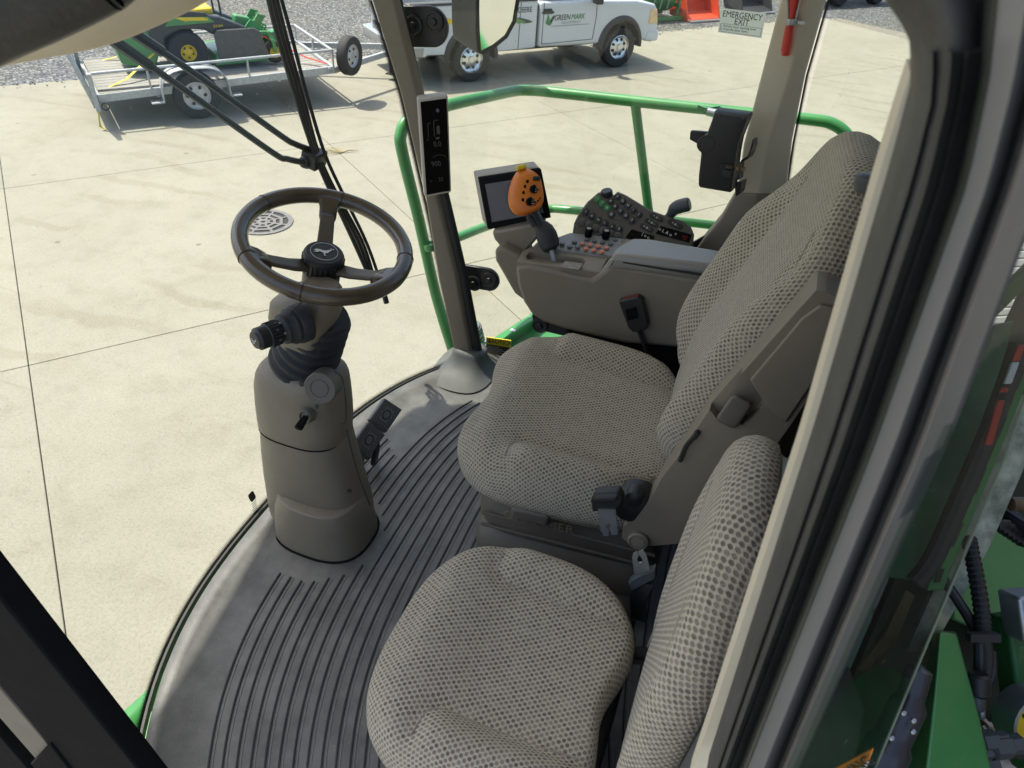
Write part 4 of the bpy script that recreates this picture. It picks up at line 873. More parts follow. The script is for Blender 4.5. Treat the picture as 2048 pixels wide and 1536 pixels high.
# lower front: rounded green shroud just ahead of the floor edge on the left
pth = [PZ(462, 1118, -.18), PZ(476, 1086, -.18), PZ(500, 1066, -.18), PZ(540, 1040, -.18)]
mb = MB(); mb.tube(spl([p+V((-.045, 0, -.03)) for p in pth], 5), .05, 12); build(mb, 'front_lamp_shroud', M['green'], ch)
a0, a1 = PZ(385, 1300, -.12), PZ(228, 1495, -.12); a2, a3 = PZ(215, 1560, -.25), PZ(330, 1560, -.12)
mb = MB(); mb.prism([a0, PZ(330, 1362, -.12), a1, PZ(205, 1570, -.12), PZ(330, 1570, -.12), PZ(372, 1330, -.12)], (0, 0, -.05)); build(mb, 'step_panel', simple('green_pale', (.16, .36, .14), .4, var=.1), ch, bevel=.008)
mb = MB(); mb.tube([PZ(352, 1352, -.135)+V((.012, 0, 0)), PZ(300, 1420, -.135)+V((.012, 0, 0)), PZ(225, 1508, -.135)+V((.012, 0, 0))], [.012, .03, .045], 12); build(mb, 'step_tube', M['green'], ch)
# platform deck
pts = [V((.885, -.955, -.10)), V((.86, -1.14, -.10)), PZ(1062, 638, -.10), V((.70, -1.80, -.10)), V((-.6, -1.80, -.10)), V((-.6, -.955, -.10))]
mb = MB(); mb.prism([p+V((0, 0, -.10)) for p in pts], (0, 0, .05)); build(mb, 'deck', M['green'], pf_, bevel=.006)
for a, b in ((pts[1], pts[2]), (pts[2], pts[3]), (pts[0], pts[1])):
    mb = MB(); d = (b-a).normalized(); nrm = V((d.y, -d.x, 0)); mb.strip([a, b], nrm, ZZ, .035, .02); mb.strip([a-V((0, 0, .05)), b-V((0, 0, .05))], nrm, ZZ, .008, .10); build(mb, 'toe_edge', M['green'], pf_, bevel=.004)
mb = MB(); mb.box((.52, -.985, -.03), (.62, .03, .14)); build(mb, 'kick_plate', M['green'], pf_, bevel=.006)
sp = PZ(1026, 660, -.088); mb = MB(); mb.box(sp, (.02, .016, .002)); build(mb, 'white_spot', M['white'], pf_)  # small white spot at the deck edge
# caution label on an upright tab
cs = thing('caution_label', 'yellow and black caution label on the platform edge behind the seat', 'label', PY(994, 695, -.955))
C4 = [PY(973, 674, -.958), PY(1022, 681, -.958), PY(1019, 716, -.958), PY(971, 706, -.958)]
cC = lambda u, v, e=.001: (C4[0]*(1-u)+C4[1]*u)*(1-v)+(C4[3]*(1-u)+C4[2]*u)*v+V((0, e, 0))
mb = MB(); mb.prism([cC(0, 0), cC(1, 0), cC(1, 1), cC(0, 1)], (0, -.004, 0)); build(mb, 'label_plate', M['yellow'], cs)
mb = MB(); mb.prism([cC(.03, .40), cC(.97, .40), cC(.97, .96), cC(.03, .96)], (0, .0006, 0)); build(mb, 'label_field', M['print_k'], cs)
cu_, cv_ = C4[1]-C4[0], C4[0]-C4[3]; ch_ = cv_.length
text('lettering', 'CAUTION', ch_*.34, cC(.58, .20, .002), cu_, cv_, M['print_k'], cs, .0002, sx=.95)
mb = MB(); mb.prism([cC(.09, .30, .0012), cC(.20, .30, .0012), cC(.145, .09, .0012)], (0, .0006, 0)); build(mb, 'hazard_triangle', M['print_k'], cs)
for k in range(6):
    mb = MB(); v0 = .50+.078*k; mb.prism([cC(.09, v0, .002), cC(.55+.38*((k*7) % 5)/5, v0, .002), cC(.55+.38*((k*7) % 5)/5, v0+.03, .002), cC(.09, v0+.03, .002)], (0, .0003, 0)); build(mb, 'print_line', M['print_grey'], cs)
# hand rail
hr = thing('hand_rail', 'green tubular hand rail around the side platform', 'railing', (.5, -1.5, -.2))
def rp(px, py, y): return PY(px, py, y)
yc = -1.72
top = [rp(905, 700, -1.08), rp(872, 590, -1.08), rp(838, 440, -1.08), rp(806, 310, -1.08), rp(802, 268, -1.09), rp(822, 236, -1.14), rp(895, 211, -1.30), rp(980, 192, -1.53), rp(1030, 182, -1.68), rp(1062, 181, yc), rp(1110, 185, yc), rp(1300, 206, yc), rp(1500, 227, yc), rp(1620, 239, yc), rp(1665, 248, yc), rp(1695, 272, yc), rp(1708, 315, yc), rp(1722, 400, yc)]
def rnd(pts, n=5): return spl(pts, n)
mb = MB(); mb.tube(rnd(top), .0205, 14); build(mb, 'top_tube', M['green'], hr)
mb = MB(); mb.tube([rp(1270, 204, yc), rp(1296, 412, yc), rp(1316, 560, yc)], .0185, 12); build(mb, 'upright', M['green'], hr)
mid = [rp(862, 492, -1.08), rp(905, 479, -1.18), rp(975, 452, -1.40), rp(1060, 425, -1.64), rp(1100, 418, yc), rp(1140, 420, yc), rp(1300, 436, yc), rp(1480, 456, yc), rp(1640, 470, yc)]
mb = MB(); mb.tube(rnd(mid), .0175, 12); build(mb, 'middle_tube', M['green'], hr)
mb = MB(); mb.tube([rp(905, 700, -1.08), rp(925, 800, -1.08)], .0205, 12); build(mb, 'foot', M['green'], hr)
mb = MB(); mb.lathe([(.026, -.012), (.028, 0), (.026, .012)], rp(862, 492, -1.08), top[2]-top[1], 14); build(mb, 'weld_collar', M['green'], hr)
mb = MB(); mb.prism([rp(1396, 210, yc+.06), rp(1412, 216, yc+.06), rp(1410, 228, yc+.06), rp(1394, 222, yc+.06)], (-.0, -.012, 0)); mb.prism([rp(1410, 216, yc+.06), rp(1440, 212, yc+.02), rp(1440, 222, yc+.02), rp(1410, 228, yc+.06)], (0, -.008, 0)); build(mb, 'bracket', M['green'], hr)
mb = MB(); mb.tube([rp(1414, 223, yc+.07), rp(1432, 227, yc+.07)], .015, 12); mb.tube([rp(1430, 226, yc+.07), rp(1440, 228, yc+.07)], .010, 10); build(mb, 'stop_bolt', M['steel'], hr)
# small work lamp behind the front post
wl_ = thing('marker_lamp', 'grey ribbed lamp behind the foot of the front post', 'lamp', PY(950, 670, -1.0))
lc = PY(947, 668, -1.0); mb = MB(); mb.lathe([(.028, -.05), (.034, -.03), (.034, .01), (.030, .04), (.016, .055)], lc, (.15, .2, 1), 18); build(mb, 'lamp_body', simple('lens', (.30, .34, .34), .25, var=.2, coat=.3), wl_)
for k in range(4): mb = MB(); mb.lathe([(.036, -.004), (.037, 0), (.036, .004)], lc+V((.15, .2, 1)).normalized()*(-.03+.02*k), (.15, .2, 1), 18); build(mb, 'lamp_rib', M['bluegrey'], wl_)
mb = MB(); mb.tube([lc+V((0, 0, -.05)), lc+V((-.02, -.02, -.16))], .012, 8); build(mb, 'lamp_stem', M['black'], wl_)
# outside mirror: housing and glass facing the rear
mi = thing('side_mirror', 'grey side mirror reflecting the yard at the top of the view', 'mirror', PY(975, 60, -1.6))
mn = V((-.90, .42, -.10)).normalized(); mo_ = PY(985, 50, -1.62)
mq = lambda px, py, e=0.: PP(px, py, mo_, mn)+mn*e
ring = [(954, -70), (1030, -70), (1033, 0), (1026, 42), (1010, 72), (985, 92), (962, 104), (956, 100), (953, 60)]
mb = MB(); mb.prism([mq(*p, .002) for p in ring], mn*.004); build(mb, 'mirror_glass', simple('mirror', (.92, .93, .90), .02, metal=1., var=.0), mi)
cx, cy = 990, 20
mb = MB(); mb.tube([mq(*p, .007) for p in ring], .007, 8, loop=True); build(mb, 'mirror_rim', M['matte'], mi)
out_ = [(cx+(x-cx)*1.07, cy+(y-cy)*1.06) for x, y in ring]
back = [mq(x*.55+cx*.45-26, y*.9+cy*.1-4)-mn*.11 for x, y in out_]
mb = MB(); mb.rings([[mq(*p, .004) for p in out_], [mq(*p)-mn*.03 for p in out_], back]); build(mb, 'mirror_housing', simple('housing', (.03, .031, .032), .5, var=.15, dust=.06), mi, bevel=.01, seg=3)
mb = MB(); mb.tube([mq(985, -40)-mn*.06, mq(985, -200)-mn*.06, V((1.25, -1.0, 1.80))], .016, 10); build(mb, 'mirror_arm', M['black'], mi)
# windshield wipers: two linked arms, the blade carrier and the blade
wp = thing('windshield_wiper', 'black wiper with twin arms and long blade on the windshield', 'wiper', on_glass(630, 318))
g = lambda px, py, o=.02: on_glass(px, py, o)
def rod(name, pts, r, o=.03, mat='black', flat=None, n=5):
    mb = MB(); mb.tube(spl([g(x, y, o) for x, y in pts], n), r, 8, flat=flat); return build(mb, name, M[mat], wp)
rod('wiper_arm', [(120, 10), (222, 78), (372, 182), (545, 305), (575, 318), (612, 326)], .0085)
rod('wiper_arm', [(170, 0), (262, 62), (400, 155), (560, 270), (590, 288), (622, 300)], .0085)
rod('arm_sleeve', [(120, 10), (222, 78), (300, 132)], .013, .034); rod('arm_sleeve', [(170, 0), (262, 62), (325, 104)], .013, .034)
for k, (dx, rr_) in enumerate(((0, .0065), (9, .006), (17, .0055))):
    rod('blade_spine' if k else 'blade_frame', [(528+dx, -40), (552+dx, 60), (590+dx*.9, 190), (628+dx*.5, 305), (662+dx*.6, 385), (706+dx, 480), (735+dx*.6, 545)], rr_, .012+.006*k)
rod('blade_rubber', [(552, -40), (580, 60), (614, 190), (650, 308), (692, 400), (735, 490), (768, 585)], .005, .004, 'rubber')
rod('blade_tip', [(766, 582), (771, 598), (773, 606)], .009, .008)
mb = MB(); c0 = g(628, 316, .035); mb.box(c0, (.05, .06, .045), (V((.97, 0, .26)), V((0, 1, 0)), V((-.26, 0, .97)))); mb.lathe([(.016, -.02), (.02, 0), (.016, .02)], g(614, 324, .04), (0, 1, .3), 12); mb.lathe([(.012, -.02), (.014, .01)], g(640, 308, .04), (0, 1, .3), 10); build(mb, 'wiper_pivot', M['black'], wp, bevel=.006)
# maker's mark etched low on the windshield
gm = thing('glass_mark', 'small black etched mark low on the windshield', 'glass mark', on_glass(506, 1000, -.004))
gx = (on_glass(520, 985, -.004)-on_glass(500, 1010, -.004)).normalized(); gy = (on_glass(498, 985, -.004)-on_glass(503, 1000, -.004)).normalized()
gc = on_glass(504, 993, -.004); gx = V((0, -1, 0)); gy = V((.27, 0, 1)).normalized()
mb = MB(); mb.prism([gc+gx*a*.011+gy*b*.013 for a, b in ((-.7, -1), (.7, -1), (1, -.6), (1, .6), (.7, 1), (-.7, 1), (-1, .6), (-1, -.6))], (-.0004, 0, 0)); build(mb, 'mark_shield', M['print_k'], gm)
for k in range(7):
    c = on_glass(508+k*.6, 1004+k*4, -.004); mb = MB(); mb.box(c, (.0004, .020-.002*(k % 3), .0016), (gx.cross(gy), gx, gy)); build(mb, 'mark_line', M['print_k'], gm)
# ================================================================ machine bay behind the cab (right edge of the view)
by = thing('machine_bay', 'green frame with hydraulic hoses behind the cab at lower right', 'machine bay', (-.6, .3, -.2))
B = lambda px, py, t: PD(px, py, t)
# front upright box beam
mb = MB(); rs = []
for (l, c_, r, py) in ((1868, 1880, 1912, 1262), (1840, 1868, 1950, 1400), (1815, 1852, 1985, 1545), (1795, 1840, 2010, 1650)):
    rs.append([B(l, py, 1.05), B(c_, py, .98), B(r, py+6, 1.0), B(r, py, 1.18), B(l, py, 1.2)])
mb.rings(rs); build(mb, 'upright_beam', M['green'], by, bevel=.004)
mb = MB(); mb.lathe([(.004, 0), (.004, .003)], B(1892, 1482, .992), -fw, 10); build(mb, 'plug_hole', M['print_k'], by)
# back plates
mb = MB(); mb.prism([B(1905, 1240, 1.30), B(1900, 1090, 1.35), B(1980, 1040, 1.42), B(2140, 1100, 1.42), B(2140, 1310, 1.3), B(2035, 1295, 1.27)], fw*.02); build(mb, 'back_plate', M['green'], by, bevel=.005)
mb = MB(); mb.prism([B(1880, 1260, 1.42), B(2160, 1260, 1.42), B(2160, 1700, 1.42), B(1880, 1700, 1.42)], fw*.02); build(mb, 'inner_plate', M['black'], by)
mb = MB(); mb.prism([B(2015, 1245, 1.14), B(2052, 1238, 1.14), B(2120, 1560, 1.14), B(2060, 1560, 1.14)], fw*.05); build(mb, 'side_plate', M['green_dirty'], by, bevel=.006)
mb = MB(); mb.prism([B(2036, 1195, 1.10), B(2090, 1190, 1.10), B(2100, 1290, 1.10), B(2050, 1290, 1.10)], fw*.05); build(mb, 'junction_box', M['steel'], by, bevel=.005)
plate = simple('tread_plate', (.36, .33, .28), .35, metal=.7, var=.3, vscale=60)
mb = MB(); mb.prism([B(1960, 1480, 1.32), B(2000, 1430, 1.36), B(2100, 1430, 1.36), B(2100, 1640, 1.2), B(1960, 1640, 1.2)], V((0, 0, -.02))); build(mb, 'tread_plate', plate, by)
random.seed(2)
for k in range(30):
    c = B(random.uniform(1968, 2090), random.uniform(1440, 1580), 1.29); d = V((1, 1 if k % 2 else -1, 0)).normalized(); mb = MB(); mb.box(c, (.022, .006, .004), (d, ZZ.cross(d), ZZ)); build(mb, 'tread_bar', plate, by)
def hose(name, pts, r, mat='black', seg=10):
    mb = MB(); mb.tube(spl([B(*p) for p in pts], 7), r, seg); return build(mb, name, M[mat], by)
h1 = hose('wrapped_hose', [(1938, 1080, 1.18), (1950, 1140, 1.15), (1962, 1210, 1.12), (1967, 1270, 1.1)], .0105)
pw = spl([B(1938, 1080, 1.18), B(1950, 1140, 1.15), B(1962, 1210, 1.12), B(1967, 1270, 1.1)], 6)
for k in range(len(pw)-1):
    mb = MB(); d = (pw[k+1]-pw[k]).normalized(); mb.lathe([(.0112, -.003), (.0122, 0), (.0112, .003)], pw[k], d, 12, False, False); build(mb, 'spiral_wrap', M['rubber'], h1)
hose('hose', [(1880, 1150, 1.16), (1915, 1200, 1.14), (1945, 1250, 1.12), (1958, 1290, 1.1), (1956, 1360, 1.1), (1946, 1390, 1.1)], .008)
hose('hose', [(1967, 1270, 1.1), (1972, 1320, 1.1), (1962, 1370, 1.1), (1955, 1400, 1.1)], .0105); hose('hose', [(1985, 1300, 1.14), (1984, 1350, 1.14), (1960, 1400, 1.14)], .006)
mb = MB(); mb.box(B(1966, 1274, 1.085), (.045, .014, .012), (RT, fw, UP)); build(mb, 'cable_tie', M['rubber'], by)
for (px, py, r, l, mt) in ((1957, 1392, .016, .03, 'black'), (1953, 1420, .012, .03, 'bluegrey'), (1963, 1438, .005, .02, 'steel')):
    mb = MB(); mb.lathe([(r*.8, 0), (r, .004), (r, l), (r*.8, l+.004)], B(px, py, 1.08), UP, 14); build(mb, 'fitting', M[mt], by)
for (px, py, s) in ((1985, 1482, .02), (2010, 1490, .023), (1968, 1500, .02), (1970, 1530, .018)):
    mb = MB(); mb.lathe([(s*.55, -s), (s*.8, -s*.8), (s*.8, s*.2), (s*.62, s*.3), (s*.62, s)], B(px, py, 1.05), RT*.9+UP*.1, 6); build(mb, 'pipe_union', M['bluegrey'], by, smooth=False)
hose('hose', [(2015, 1492, 1.06), (2040, 1500, 1.06), (2090, 1505, 1.06)], .013); hose('hose', [(1968, 1535, 1.05), (1985, 1570, 1.03), (2000, 1610, 1.0)], .010)
# yellow decal drum at the edge
dc_ = B(2075, 1445, 1.12); mb = MB(); mb.lathe([(.05, -.02), (.052, 0), (.05, .02)], dc_, -fw, 24); o = build(mb, 'filter_can', M['yellow'], by)
mb = MB(); mb.lathe([(.05, -.024), (.055, -.024), (.055, .026), (.05, .026)], dc_, -fw, 24, False, False); build(mb, 'clamp_band', M['steel'], by)
for k in range(3): mb = MB(); mb.box(dc_-fw*.0215+RT*(-.028+.006*k)+UP*(.02-.02*k), (.02, .001, .006), (RT, fw, UP)); build(mb, 'decal_mark', M['print_k'], by)
# toothed parts, bars
for k in range(7):
    mb = MB(); c = B(2000+k*9, 1048+k*6, 1.25); mb.box(c, (.022, .03, .018), (RT, fw, UP)); build(mb, 'cog_tooth', M['black'], by, bevel=.003)
hose('bar', [(1985, 1010, 1.30), (2030, 1040, 1.25), (2110, 1090, 1.2)], .014); mb = MB(); mb.lathe([(.008, -.012), (.012, -.01), (.012, .01), (.006, .014)], B(2034, 1008, 1.2), RT, 12); build(mb, 'bolt', M['gold'], by)
# mostly reflections in the door glass, built as solid parts behind it
mb = MB(); mb.prism([B(1990, 650, 1.30), B(2030, 640, 1.30), B(1955, 905, 1.25), B(1850, 1165, 1.2), B(1770, 1155, 1.2), B(1855, 960, 1.25)], fw*.01); build(mb, 'reflected_plate', M['green_dirty'], by, bevel=.003)
pa = [(2040, 690), (2002, 800), (1965, 895), (1915, 1010), (1865, 1120), (1830, 1165)]
mb = MB(); mb.tube(spl([B(x, y, 1.08) for x, y in pa], 5), .014, 10); build(mb, 'reflected_pipe', M['rubber'], by)
pg = [(2058, 700), (2020, 805), (1982, 900), (1935, 1015), (1890, 1120), (1868, 1180)]
mb = MB(); mb.strip([B(x, y, 1.15) for x, y in pg], RT, fw, .026, .008); sb = build(mb, 'reflected_bar', M['green'], by, bevel=.002)
for k in range(5):
    a, b = V((*pg[k], 0)), V((*pg[k+1], 0)); m0, m1 = a.lerp(b, .3), a.lerp(b, .75)
    mb = MB(); mb.strip([B(m0.x, m0.y, 1.142), B(m1.x, m1.y, 1.142)], RT, fw, .009, .002); build(mb, 'slot', M['print_k'], sb)
for (x0, y0, x1, y1, mt, nm) in ((2042, 690, 2030, 722, 'red', 'reflector'), (2030, 724, 2014, 768, 'white', 'reflected_label'), (2008, 775, 2006, 785, 'red', 'reflector'), (2001, 800, 1975, 890, 'red', 'reflector')):
    mb = MB(); mb.strip([B(x0, y0, 1.02), B(x1, y1, 1.02)], RT, fw, .011, .006); build(mb, nm, M[mt], by, bevel=.002)
foil = simple('reflected_metal', (.30, .36, .31), .35, metal=.5, var=.5, vscale=35)
mb = MB(); mb.strip([B(2060, 790, 1.2), B(2010, 930, 1.2), B(1940, 1090, 1.2), B(1885, 1200, 1.2), B(1835, 1300, 1.18)], RT, fw, [.055, .06, .06, .05, .04], .01); build(mb, 'reflected_tread', foil, by)
mb = MB(); mb.prism([B(1812, 1180, 1.06), B(1770, 1270, 1.05), B(1715, 1340, 1.12), B(1740, 1350, 1.12), B(1790, 1290, 1.14), B(1830, 1190, 1.16)], fw*.006); build(mb, 'reflected_flap', M['gold'], by)
mb = MB(); mb.prism([B(1700, 1330, 1.14), B(1735, 1420, 1.1), B(1700, 1600, 1.05), B(1580, 1600, 1.05), B(1640, 1420, 1.1)], fw*.02); build(mb, 'mud_guard', simple('mud', (.075, .075, .05), .8, var=.3), by, bevel=.01)
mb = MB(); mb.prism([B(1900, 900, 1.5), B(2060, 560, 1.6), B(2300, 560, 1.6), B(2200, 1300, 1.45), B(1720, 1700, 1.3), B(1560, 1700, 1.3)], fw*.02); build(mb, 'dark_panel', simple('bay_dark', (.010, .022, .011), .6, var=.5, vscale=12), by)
# pale ribbed siding glimpsed through the top of the glass
sd = thing('ribbed_panel', 'pale horizontally ribbed panel glimpsed through the door glass', 'panel', B(2035, 520, 1.9))
rs0 = B(1970, 400, 1.9); 
for k in range(18):
    py = 380+16*k; a, b = B(1950, py+8, 1.9), B(2140, py-4, 1.9); mb = MB(); mb.strip([a, b], UP, fw, (B(0, 0, 1.9)-B(0, 15.0, 1.9)).length, .012); build(mb, 'siding_board', simple('siding', (.55, .56, .57), .5, var=.04) if k == 0 else bpy.data.materials['siding'], sd, bevel=.003)
pth = [B(2060, 540, 1.5), B(2010, 590, 1.5), B(1975, 625, 1.5), B(1950, 660, 1.5)]
mb = MB(); mb.strip(spl(pth, 5), UP, fw, .045, .02); build(mb, 'curved_guard', M['green_dirty'], by, bevel=.006)
# dark rounded column beside the glass foot
pth = [(1862, 1330), (1838, 1410), (1800, 1490), (1760, 1570), (1740, 1620)]
mb = MB(); mb.tube(spl([B(x-22, y, .92) for x, y in pth], 6), [.004]+[.016]*5+[.022]*6+[.028]*13, 14); build(mb, 'door_stay', simple('stay', (.035, .034, .042), .3, var=.1), by)
for px, py in ((1782, 1475), (1826, 1440), (1825, 1462), (1806, 1425)): mb = MB(); mb.lathe([(.0035, 0), (.0035, .003), (.001, .005)], B(px, py, .885), -fw, 8); build(mb, 'rivet', M['steel'], by)
# ================================================================ cab fittings
def cut(o, cutter):
    md = o.modifiers.new('cut', 'BOOLEAN'); md.object = cutter; md.operation = 'DIFFERENCE'; md.solver = 'EXACT'
    if o.modifiers[0].name != 'cut': o.modifiers.move(len(o.modifiers)-1, 0)
    bpy.context.view_layer.update(); others = [(m, m.show_viewport) for m in o.modifiers if m.name != 'cut']
    for m, _ in others: m.show_viewport = False
    dg = bpy.context.evaluated_depsgraph_get(); me = bpy.data.meshes.new_from_object(o.evaluated_get(dg)); old = o.data; o.data = me
    for m, s in others: m.show_viewport = s
    o.modifiers.remove(o.modifiers['cut']); bpy.data.objects.remove(cutter); return o
def sup(c, a, b, e=2.6, n=36, u=V((1, 0, 0)), v=V((0, 1, 0))):
    r = []
    for k in range(n):
        t_ = 2*pi*k/n; x = math.copysign(abs(cos(t_))**(2/e), cos(t_)); y = math.copysign(abs(sin(t_))**(2/e), sin(t_)); r.append(c+u*a*x+v*b*y)
    return r
# ---------------------------------------------------------------- steering column
yc_ = -.06
st = thing('steering_column', 'brown steering column with black bellows and ignition key', 'steering column', COLC)
def csec(py, l, r, b, e=2.8, yo=0., zt=None):
    A, B_ = PY(l, py, yc_+yo), PY(r, py, yc_+yo); c = (A+B_)/2; return sup(V((c.x, yc_+yo, c.z if zt is None else zt)), abs(A.x-B_.x)/2*.90, b*.92, e)
def column(name, secs, mat, bevel=.004, **k):
    mb = MB(); mb.rings([csec(*s) for s in secs]); return build(mb, name, mat, st, bevel=bevel, angle=50, **k)
zf = PY(640, 1070, yc_).z
foot = [sup(V((.862, -.035, z)), a, b, 2.7) for z, a, b in ((.0, .132, .108), (.03, .130, .105), (.10, .122, .098), (.15, .106, .090))]
mb = MB(); mb.rings(foot); build(mb, 'column_foot', M['plastic'], st, bevel=.004, angle=50)
column('lower_cover', [(1034, 556, 742, .094), (1020, 551, 745, .096), (990, 546, 742, .096), (950, 540, 730, .093), (900, 535, 713, .090), (855, 533, 700, .087), (842, 535, 695, .083)], M['plastic'])
column('upper_cover', [(856, 536, 694, .083), (848, 530, 698, .089), (830, 528, 699, .092), (800, 525, 697, .093), (765, 523, 693, .092), (745, 525, 690, .088), (735, 529, 686, .082), (729, 537, 678, .072)], M['plastic'])
# cover seams
def seamring(rows_, dr=.0015):
    mb = MB(); mb.tube(rows_, .0014, 6); build(mb, 'cover_seam', M['print_k'], st)
seamring(spl([PY(668, 742, .008), PY(684, 756, .008), PY(690, 790, .006), PY(692, 835, .004), PY(686, 848, .0)], 5)); seamring(spl([PY(694, 858, .0), PY(704, 905, .008), PY(722, 965, .018), PY(740, 1010, .022)], 5))
def disc(name, px, py, y, r, prof, mat, ax=(0, 1, .35), parent=None, seg=28):
    mb = MB(); mb.lathe([(r*a, r*b) for a, b in prof], PY(px, py, y), ax, seg); return build(mb, name, mat, parent or st)
disc('round_plug', 641, 776, .022, .034, ((1.05, -1.2), (1.05, .08), (1., .14), (.62, .14), (.58, .10), (.54, .14), (.001, .15)), M['plastic_dark'], (-.25, 1, .35))
disc('screw_hole', 604, 768, .030, .006, ((1, 0), (1, .3), (.01, .3)), M['print_k']); disc('screw_hole', 634, 813, .034, .005, ((1, 0), (1, .3), (.01, .3)), M['print_k']); disc('screw_hole', 526, 772, -.03, .005, ((1, 0), (1, .3), (.01, .3)), M['print_k'], (.8, .6, .2)); disc('screw_hole', 699, 981, .022, .006, ((1, 0), (1, .3), (.01, .3)), M['print_k'], (-.3, 1, .1))
disc('ignition_switch', 611, 833, .033, .017, ((1, -1), (1, .1), (.9, .25), (.75, .25), (.7, .05), (.4, .05)), M['plastic_dark'])
k0, k1 = PY(611, 835, .045), PY(597, 856, .075); mb = MB(); mb.tube([PY(612, 832, .035), k0], .004, 8); build(mb, 'key_blade', M['steel'], st)
mb = MB(); d = (k1-k0).normalized(); mb.strip([k0-d*.004, k0+d*.012, k1, k1+d*.004], d.cross(V((0, 0, 1))).normalized(), d.cross(d.cross(V((0, 0, 1)))).normalized(), [.012, .017, .02, .014], .008); build(mb, 'key_head', M['gloss'], st, bevel=.003)
sr_ = csec(851, 532, 697, .0875); mb = MB(); mb.tube(sr_, .0022, 6, loop=True); build(mb, 'cover_seam', M['matte'], st)
sr_ = csec(1034, 556, 742, .094); mb = MB(); mb.tube(sr_, .0018, 6, loop=True); build(mb, 'cover_seam', M['matte'], st)
mb = MB(); mb.tube(sup(V((.862, -.035, .0085)), .133, .109, 2.7), .003, 6, loop=True); build(mb, 'foot_dark_ring', M['matte'], st)  # dark ring added where the foot meets the floor
# bellows
b0, b1 = PY(604, 731, yc_-.005), PY(650, 626, yc_-.012); ax_ = (b1-b0).normalized(); rs = []
for k in range(29):
    f = k/28; r = (.081-.019*f)*(1.0 if k % 4 in (1, 2) else .89); c = b0.lerp(b1, f); rs.append(sup(c, r, r*.95, 2, 36, (V((1, 0, 0))-ax_*ax_.x).normalized(), V((0, 1, 0))))
mb = MB(); mb.rings(rs); build(mb, 'bellows', M['rubber'], st, angle=20)
# column head: shroud under the wheel
hs_ = [(716, 584, 622, .010, 3), (703, 570, 630, .018, 3), (684, 557, 638, .028, 3), (658, 550, 652, .042, 3.6), (632, 549, 670, .056, 3.8), (603, 554, 680, .060, 3.8), (588, 574, 680, .052, 3.2), (578, 596, 680, .044, 2.6), (568, 606, 676, .036, 2.2)]
mb = MB(); mb.rings([csec(p, l, r, b, e, .03 if p > 670 else .02) for p, l, r, b, e in hs_]); build(mb, 'column_head', M['plastic'], st, bevel=.004, angle=40)
mb = MB(); mb.tube([PY(613, 596, .062), PY(582, 622, .066), PY(581, 640, .068)], .0012, 5); build(mb, 'cover_seam', M['print_k'], st)
# stalk
p0, p1 = PY(596, 648, .045), PY(509, 681, .135); d = (p1-p0).normalized(); ln = (p1-p0).length
mb = MB(); mb.lathe([(.040, -.015), (.040, .004), (.036, .010), (.037, .018), (.031, .026), (.030, .036), (.023, .042)], p0, d, 28); sk = build(mb, 'stalk_collar', M['rubber'], st)
mb = MB(); mb.lathe([(.020, .040), (.021, .046), (.021, .066), (.0235, .070), (.0245, ln*.72), (.0235, ln*.73), (.0225, ln*.74), (.0225, ln*.93), (.018, ln*.97), (.017, ln), (.001, ln+.001)], p0, d, 28); build(mb, 'stalk', M['black'], st)
for k in range(24):
    a = 2*pi*k/24; h = V((0, 0, 1)); u = (h-d*h.dot(d)).normalized(); b_ = d.cross(u); mb = MB(); mb.box(p0+d*(ln*.60)+(u*cos(a)+b_*sin(a))*.0245, (.022, .002, .002), (d, (u*cos(a)+b_*sin(a)), d.cross(u*cos(a)+b_*sin(a)))); build(mb, 'grip_ridge', M['rubber'], sk)
hc = p1+d*.0018; h = V((0, 0, 1)); u_ = (h-d*h.dot(d)).normalized(); r_ = d.cross(u_)*-1
mb = MB()
for a, b in (((-.008, .002), (.004, -.002)), ((.004, -.002), (.006, .003)), ((-.008, .002), (-.007, .006)), ((-.003, -.001), (-.001, -.006)), ((-.001, -.006), (.005, -.006))):
    mb.tube([hc-r_*a[0]+u_*a[1], hc-r_*b[0]+u_*b[1]], .0008, 5)
build(mb, 'horn_symbol', M['print_w'], st)
for k in range(5):
    a = .3+.5*k; mb = MB(); mb.box(p0+d*(ln*.45+.012*(k % 2))+(u_*cos(a)-r_*sin(a)*-1)*.0232, (.004, .0015, .004), (d, u_*cos(a)+r_*sin(a), d.cross(u_*cos(a)+r_*sin(a)))); build(mb, 'stalk_symbol', M['print_grey'], st)
# ---------------------------------------------------------------- steering wheel
WC = V((.812, -.10, .828)); tau = radians(15.5); wn = V((-sin(tau), .06, cos(tau))).normalized(); wa = V((0, 1, 0)); wa = (wa-wn*wa.dot(wn)).normalized(); wbx = wn.cross(wa)
sw = thing('steering_wheel', 'dark brown leather steering wheel with three spokes and a deer emblem', 'steering wheel', WC)
def WR(r, a, h=0.): return WC+(wa*cos(a)+wbx*sin(a))*r+wn*h
RR, rr = .1655, .0168
mb = MB(); mb.rings([[WR(RR+rr*cos(2*pi*k/16), 2*pi*j/96, rr*1.05*sin(2*pi*k/16)) for k in range(16)] for j in range(96)], loop=True); rim = build(mb, 'rim', M['leather'], sw)
for a in (radians(18), radians(115), radians(200), radians(262), radians(330)):
    mb = MB(); mb.rings([[WR(RR+(rr+dr)*cos(2*pi*k/20), a+da, (rr+dr)*1.05*sin(2*pi*k/20)) for k in range(20)] for da, dr in ((-.007, -.001), (-.004, .0012), (0, .0002), (.004, .0012), (.007, -.001))], False, False); build(mb, 'rim_seam', M['leather'], sw)
mb = MB()
for j in range(190):
    a = 2*pi*j/190; p = WR(RR-rr*.93, a, rr*.25); q = WR(RR-rr*.93, a+.02, -rr*.25); mb.tube([p, q], .0008, 4)
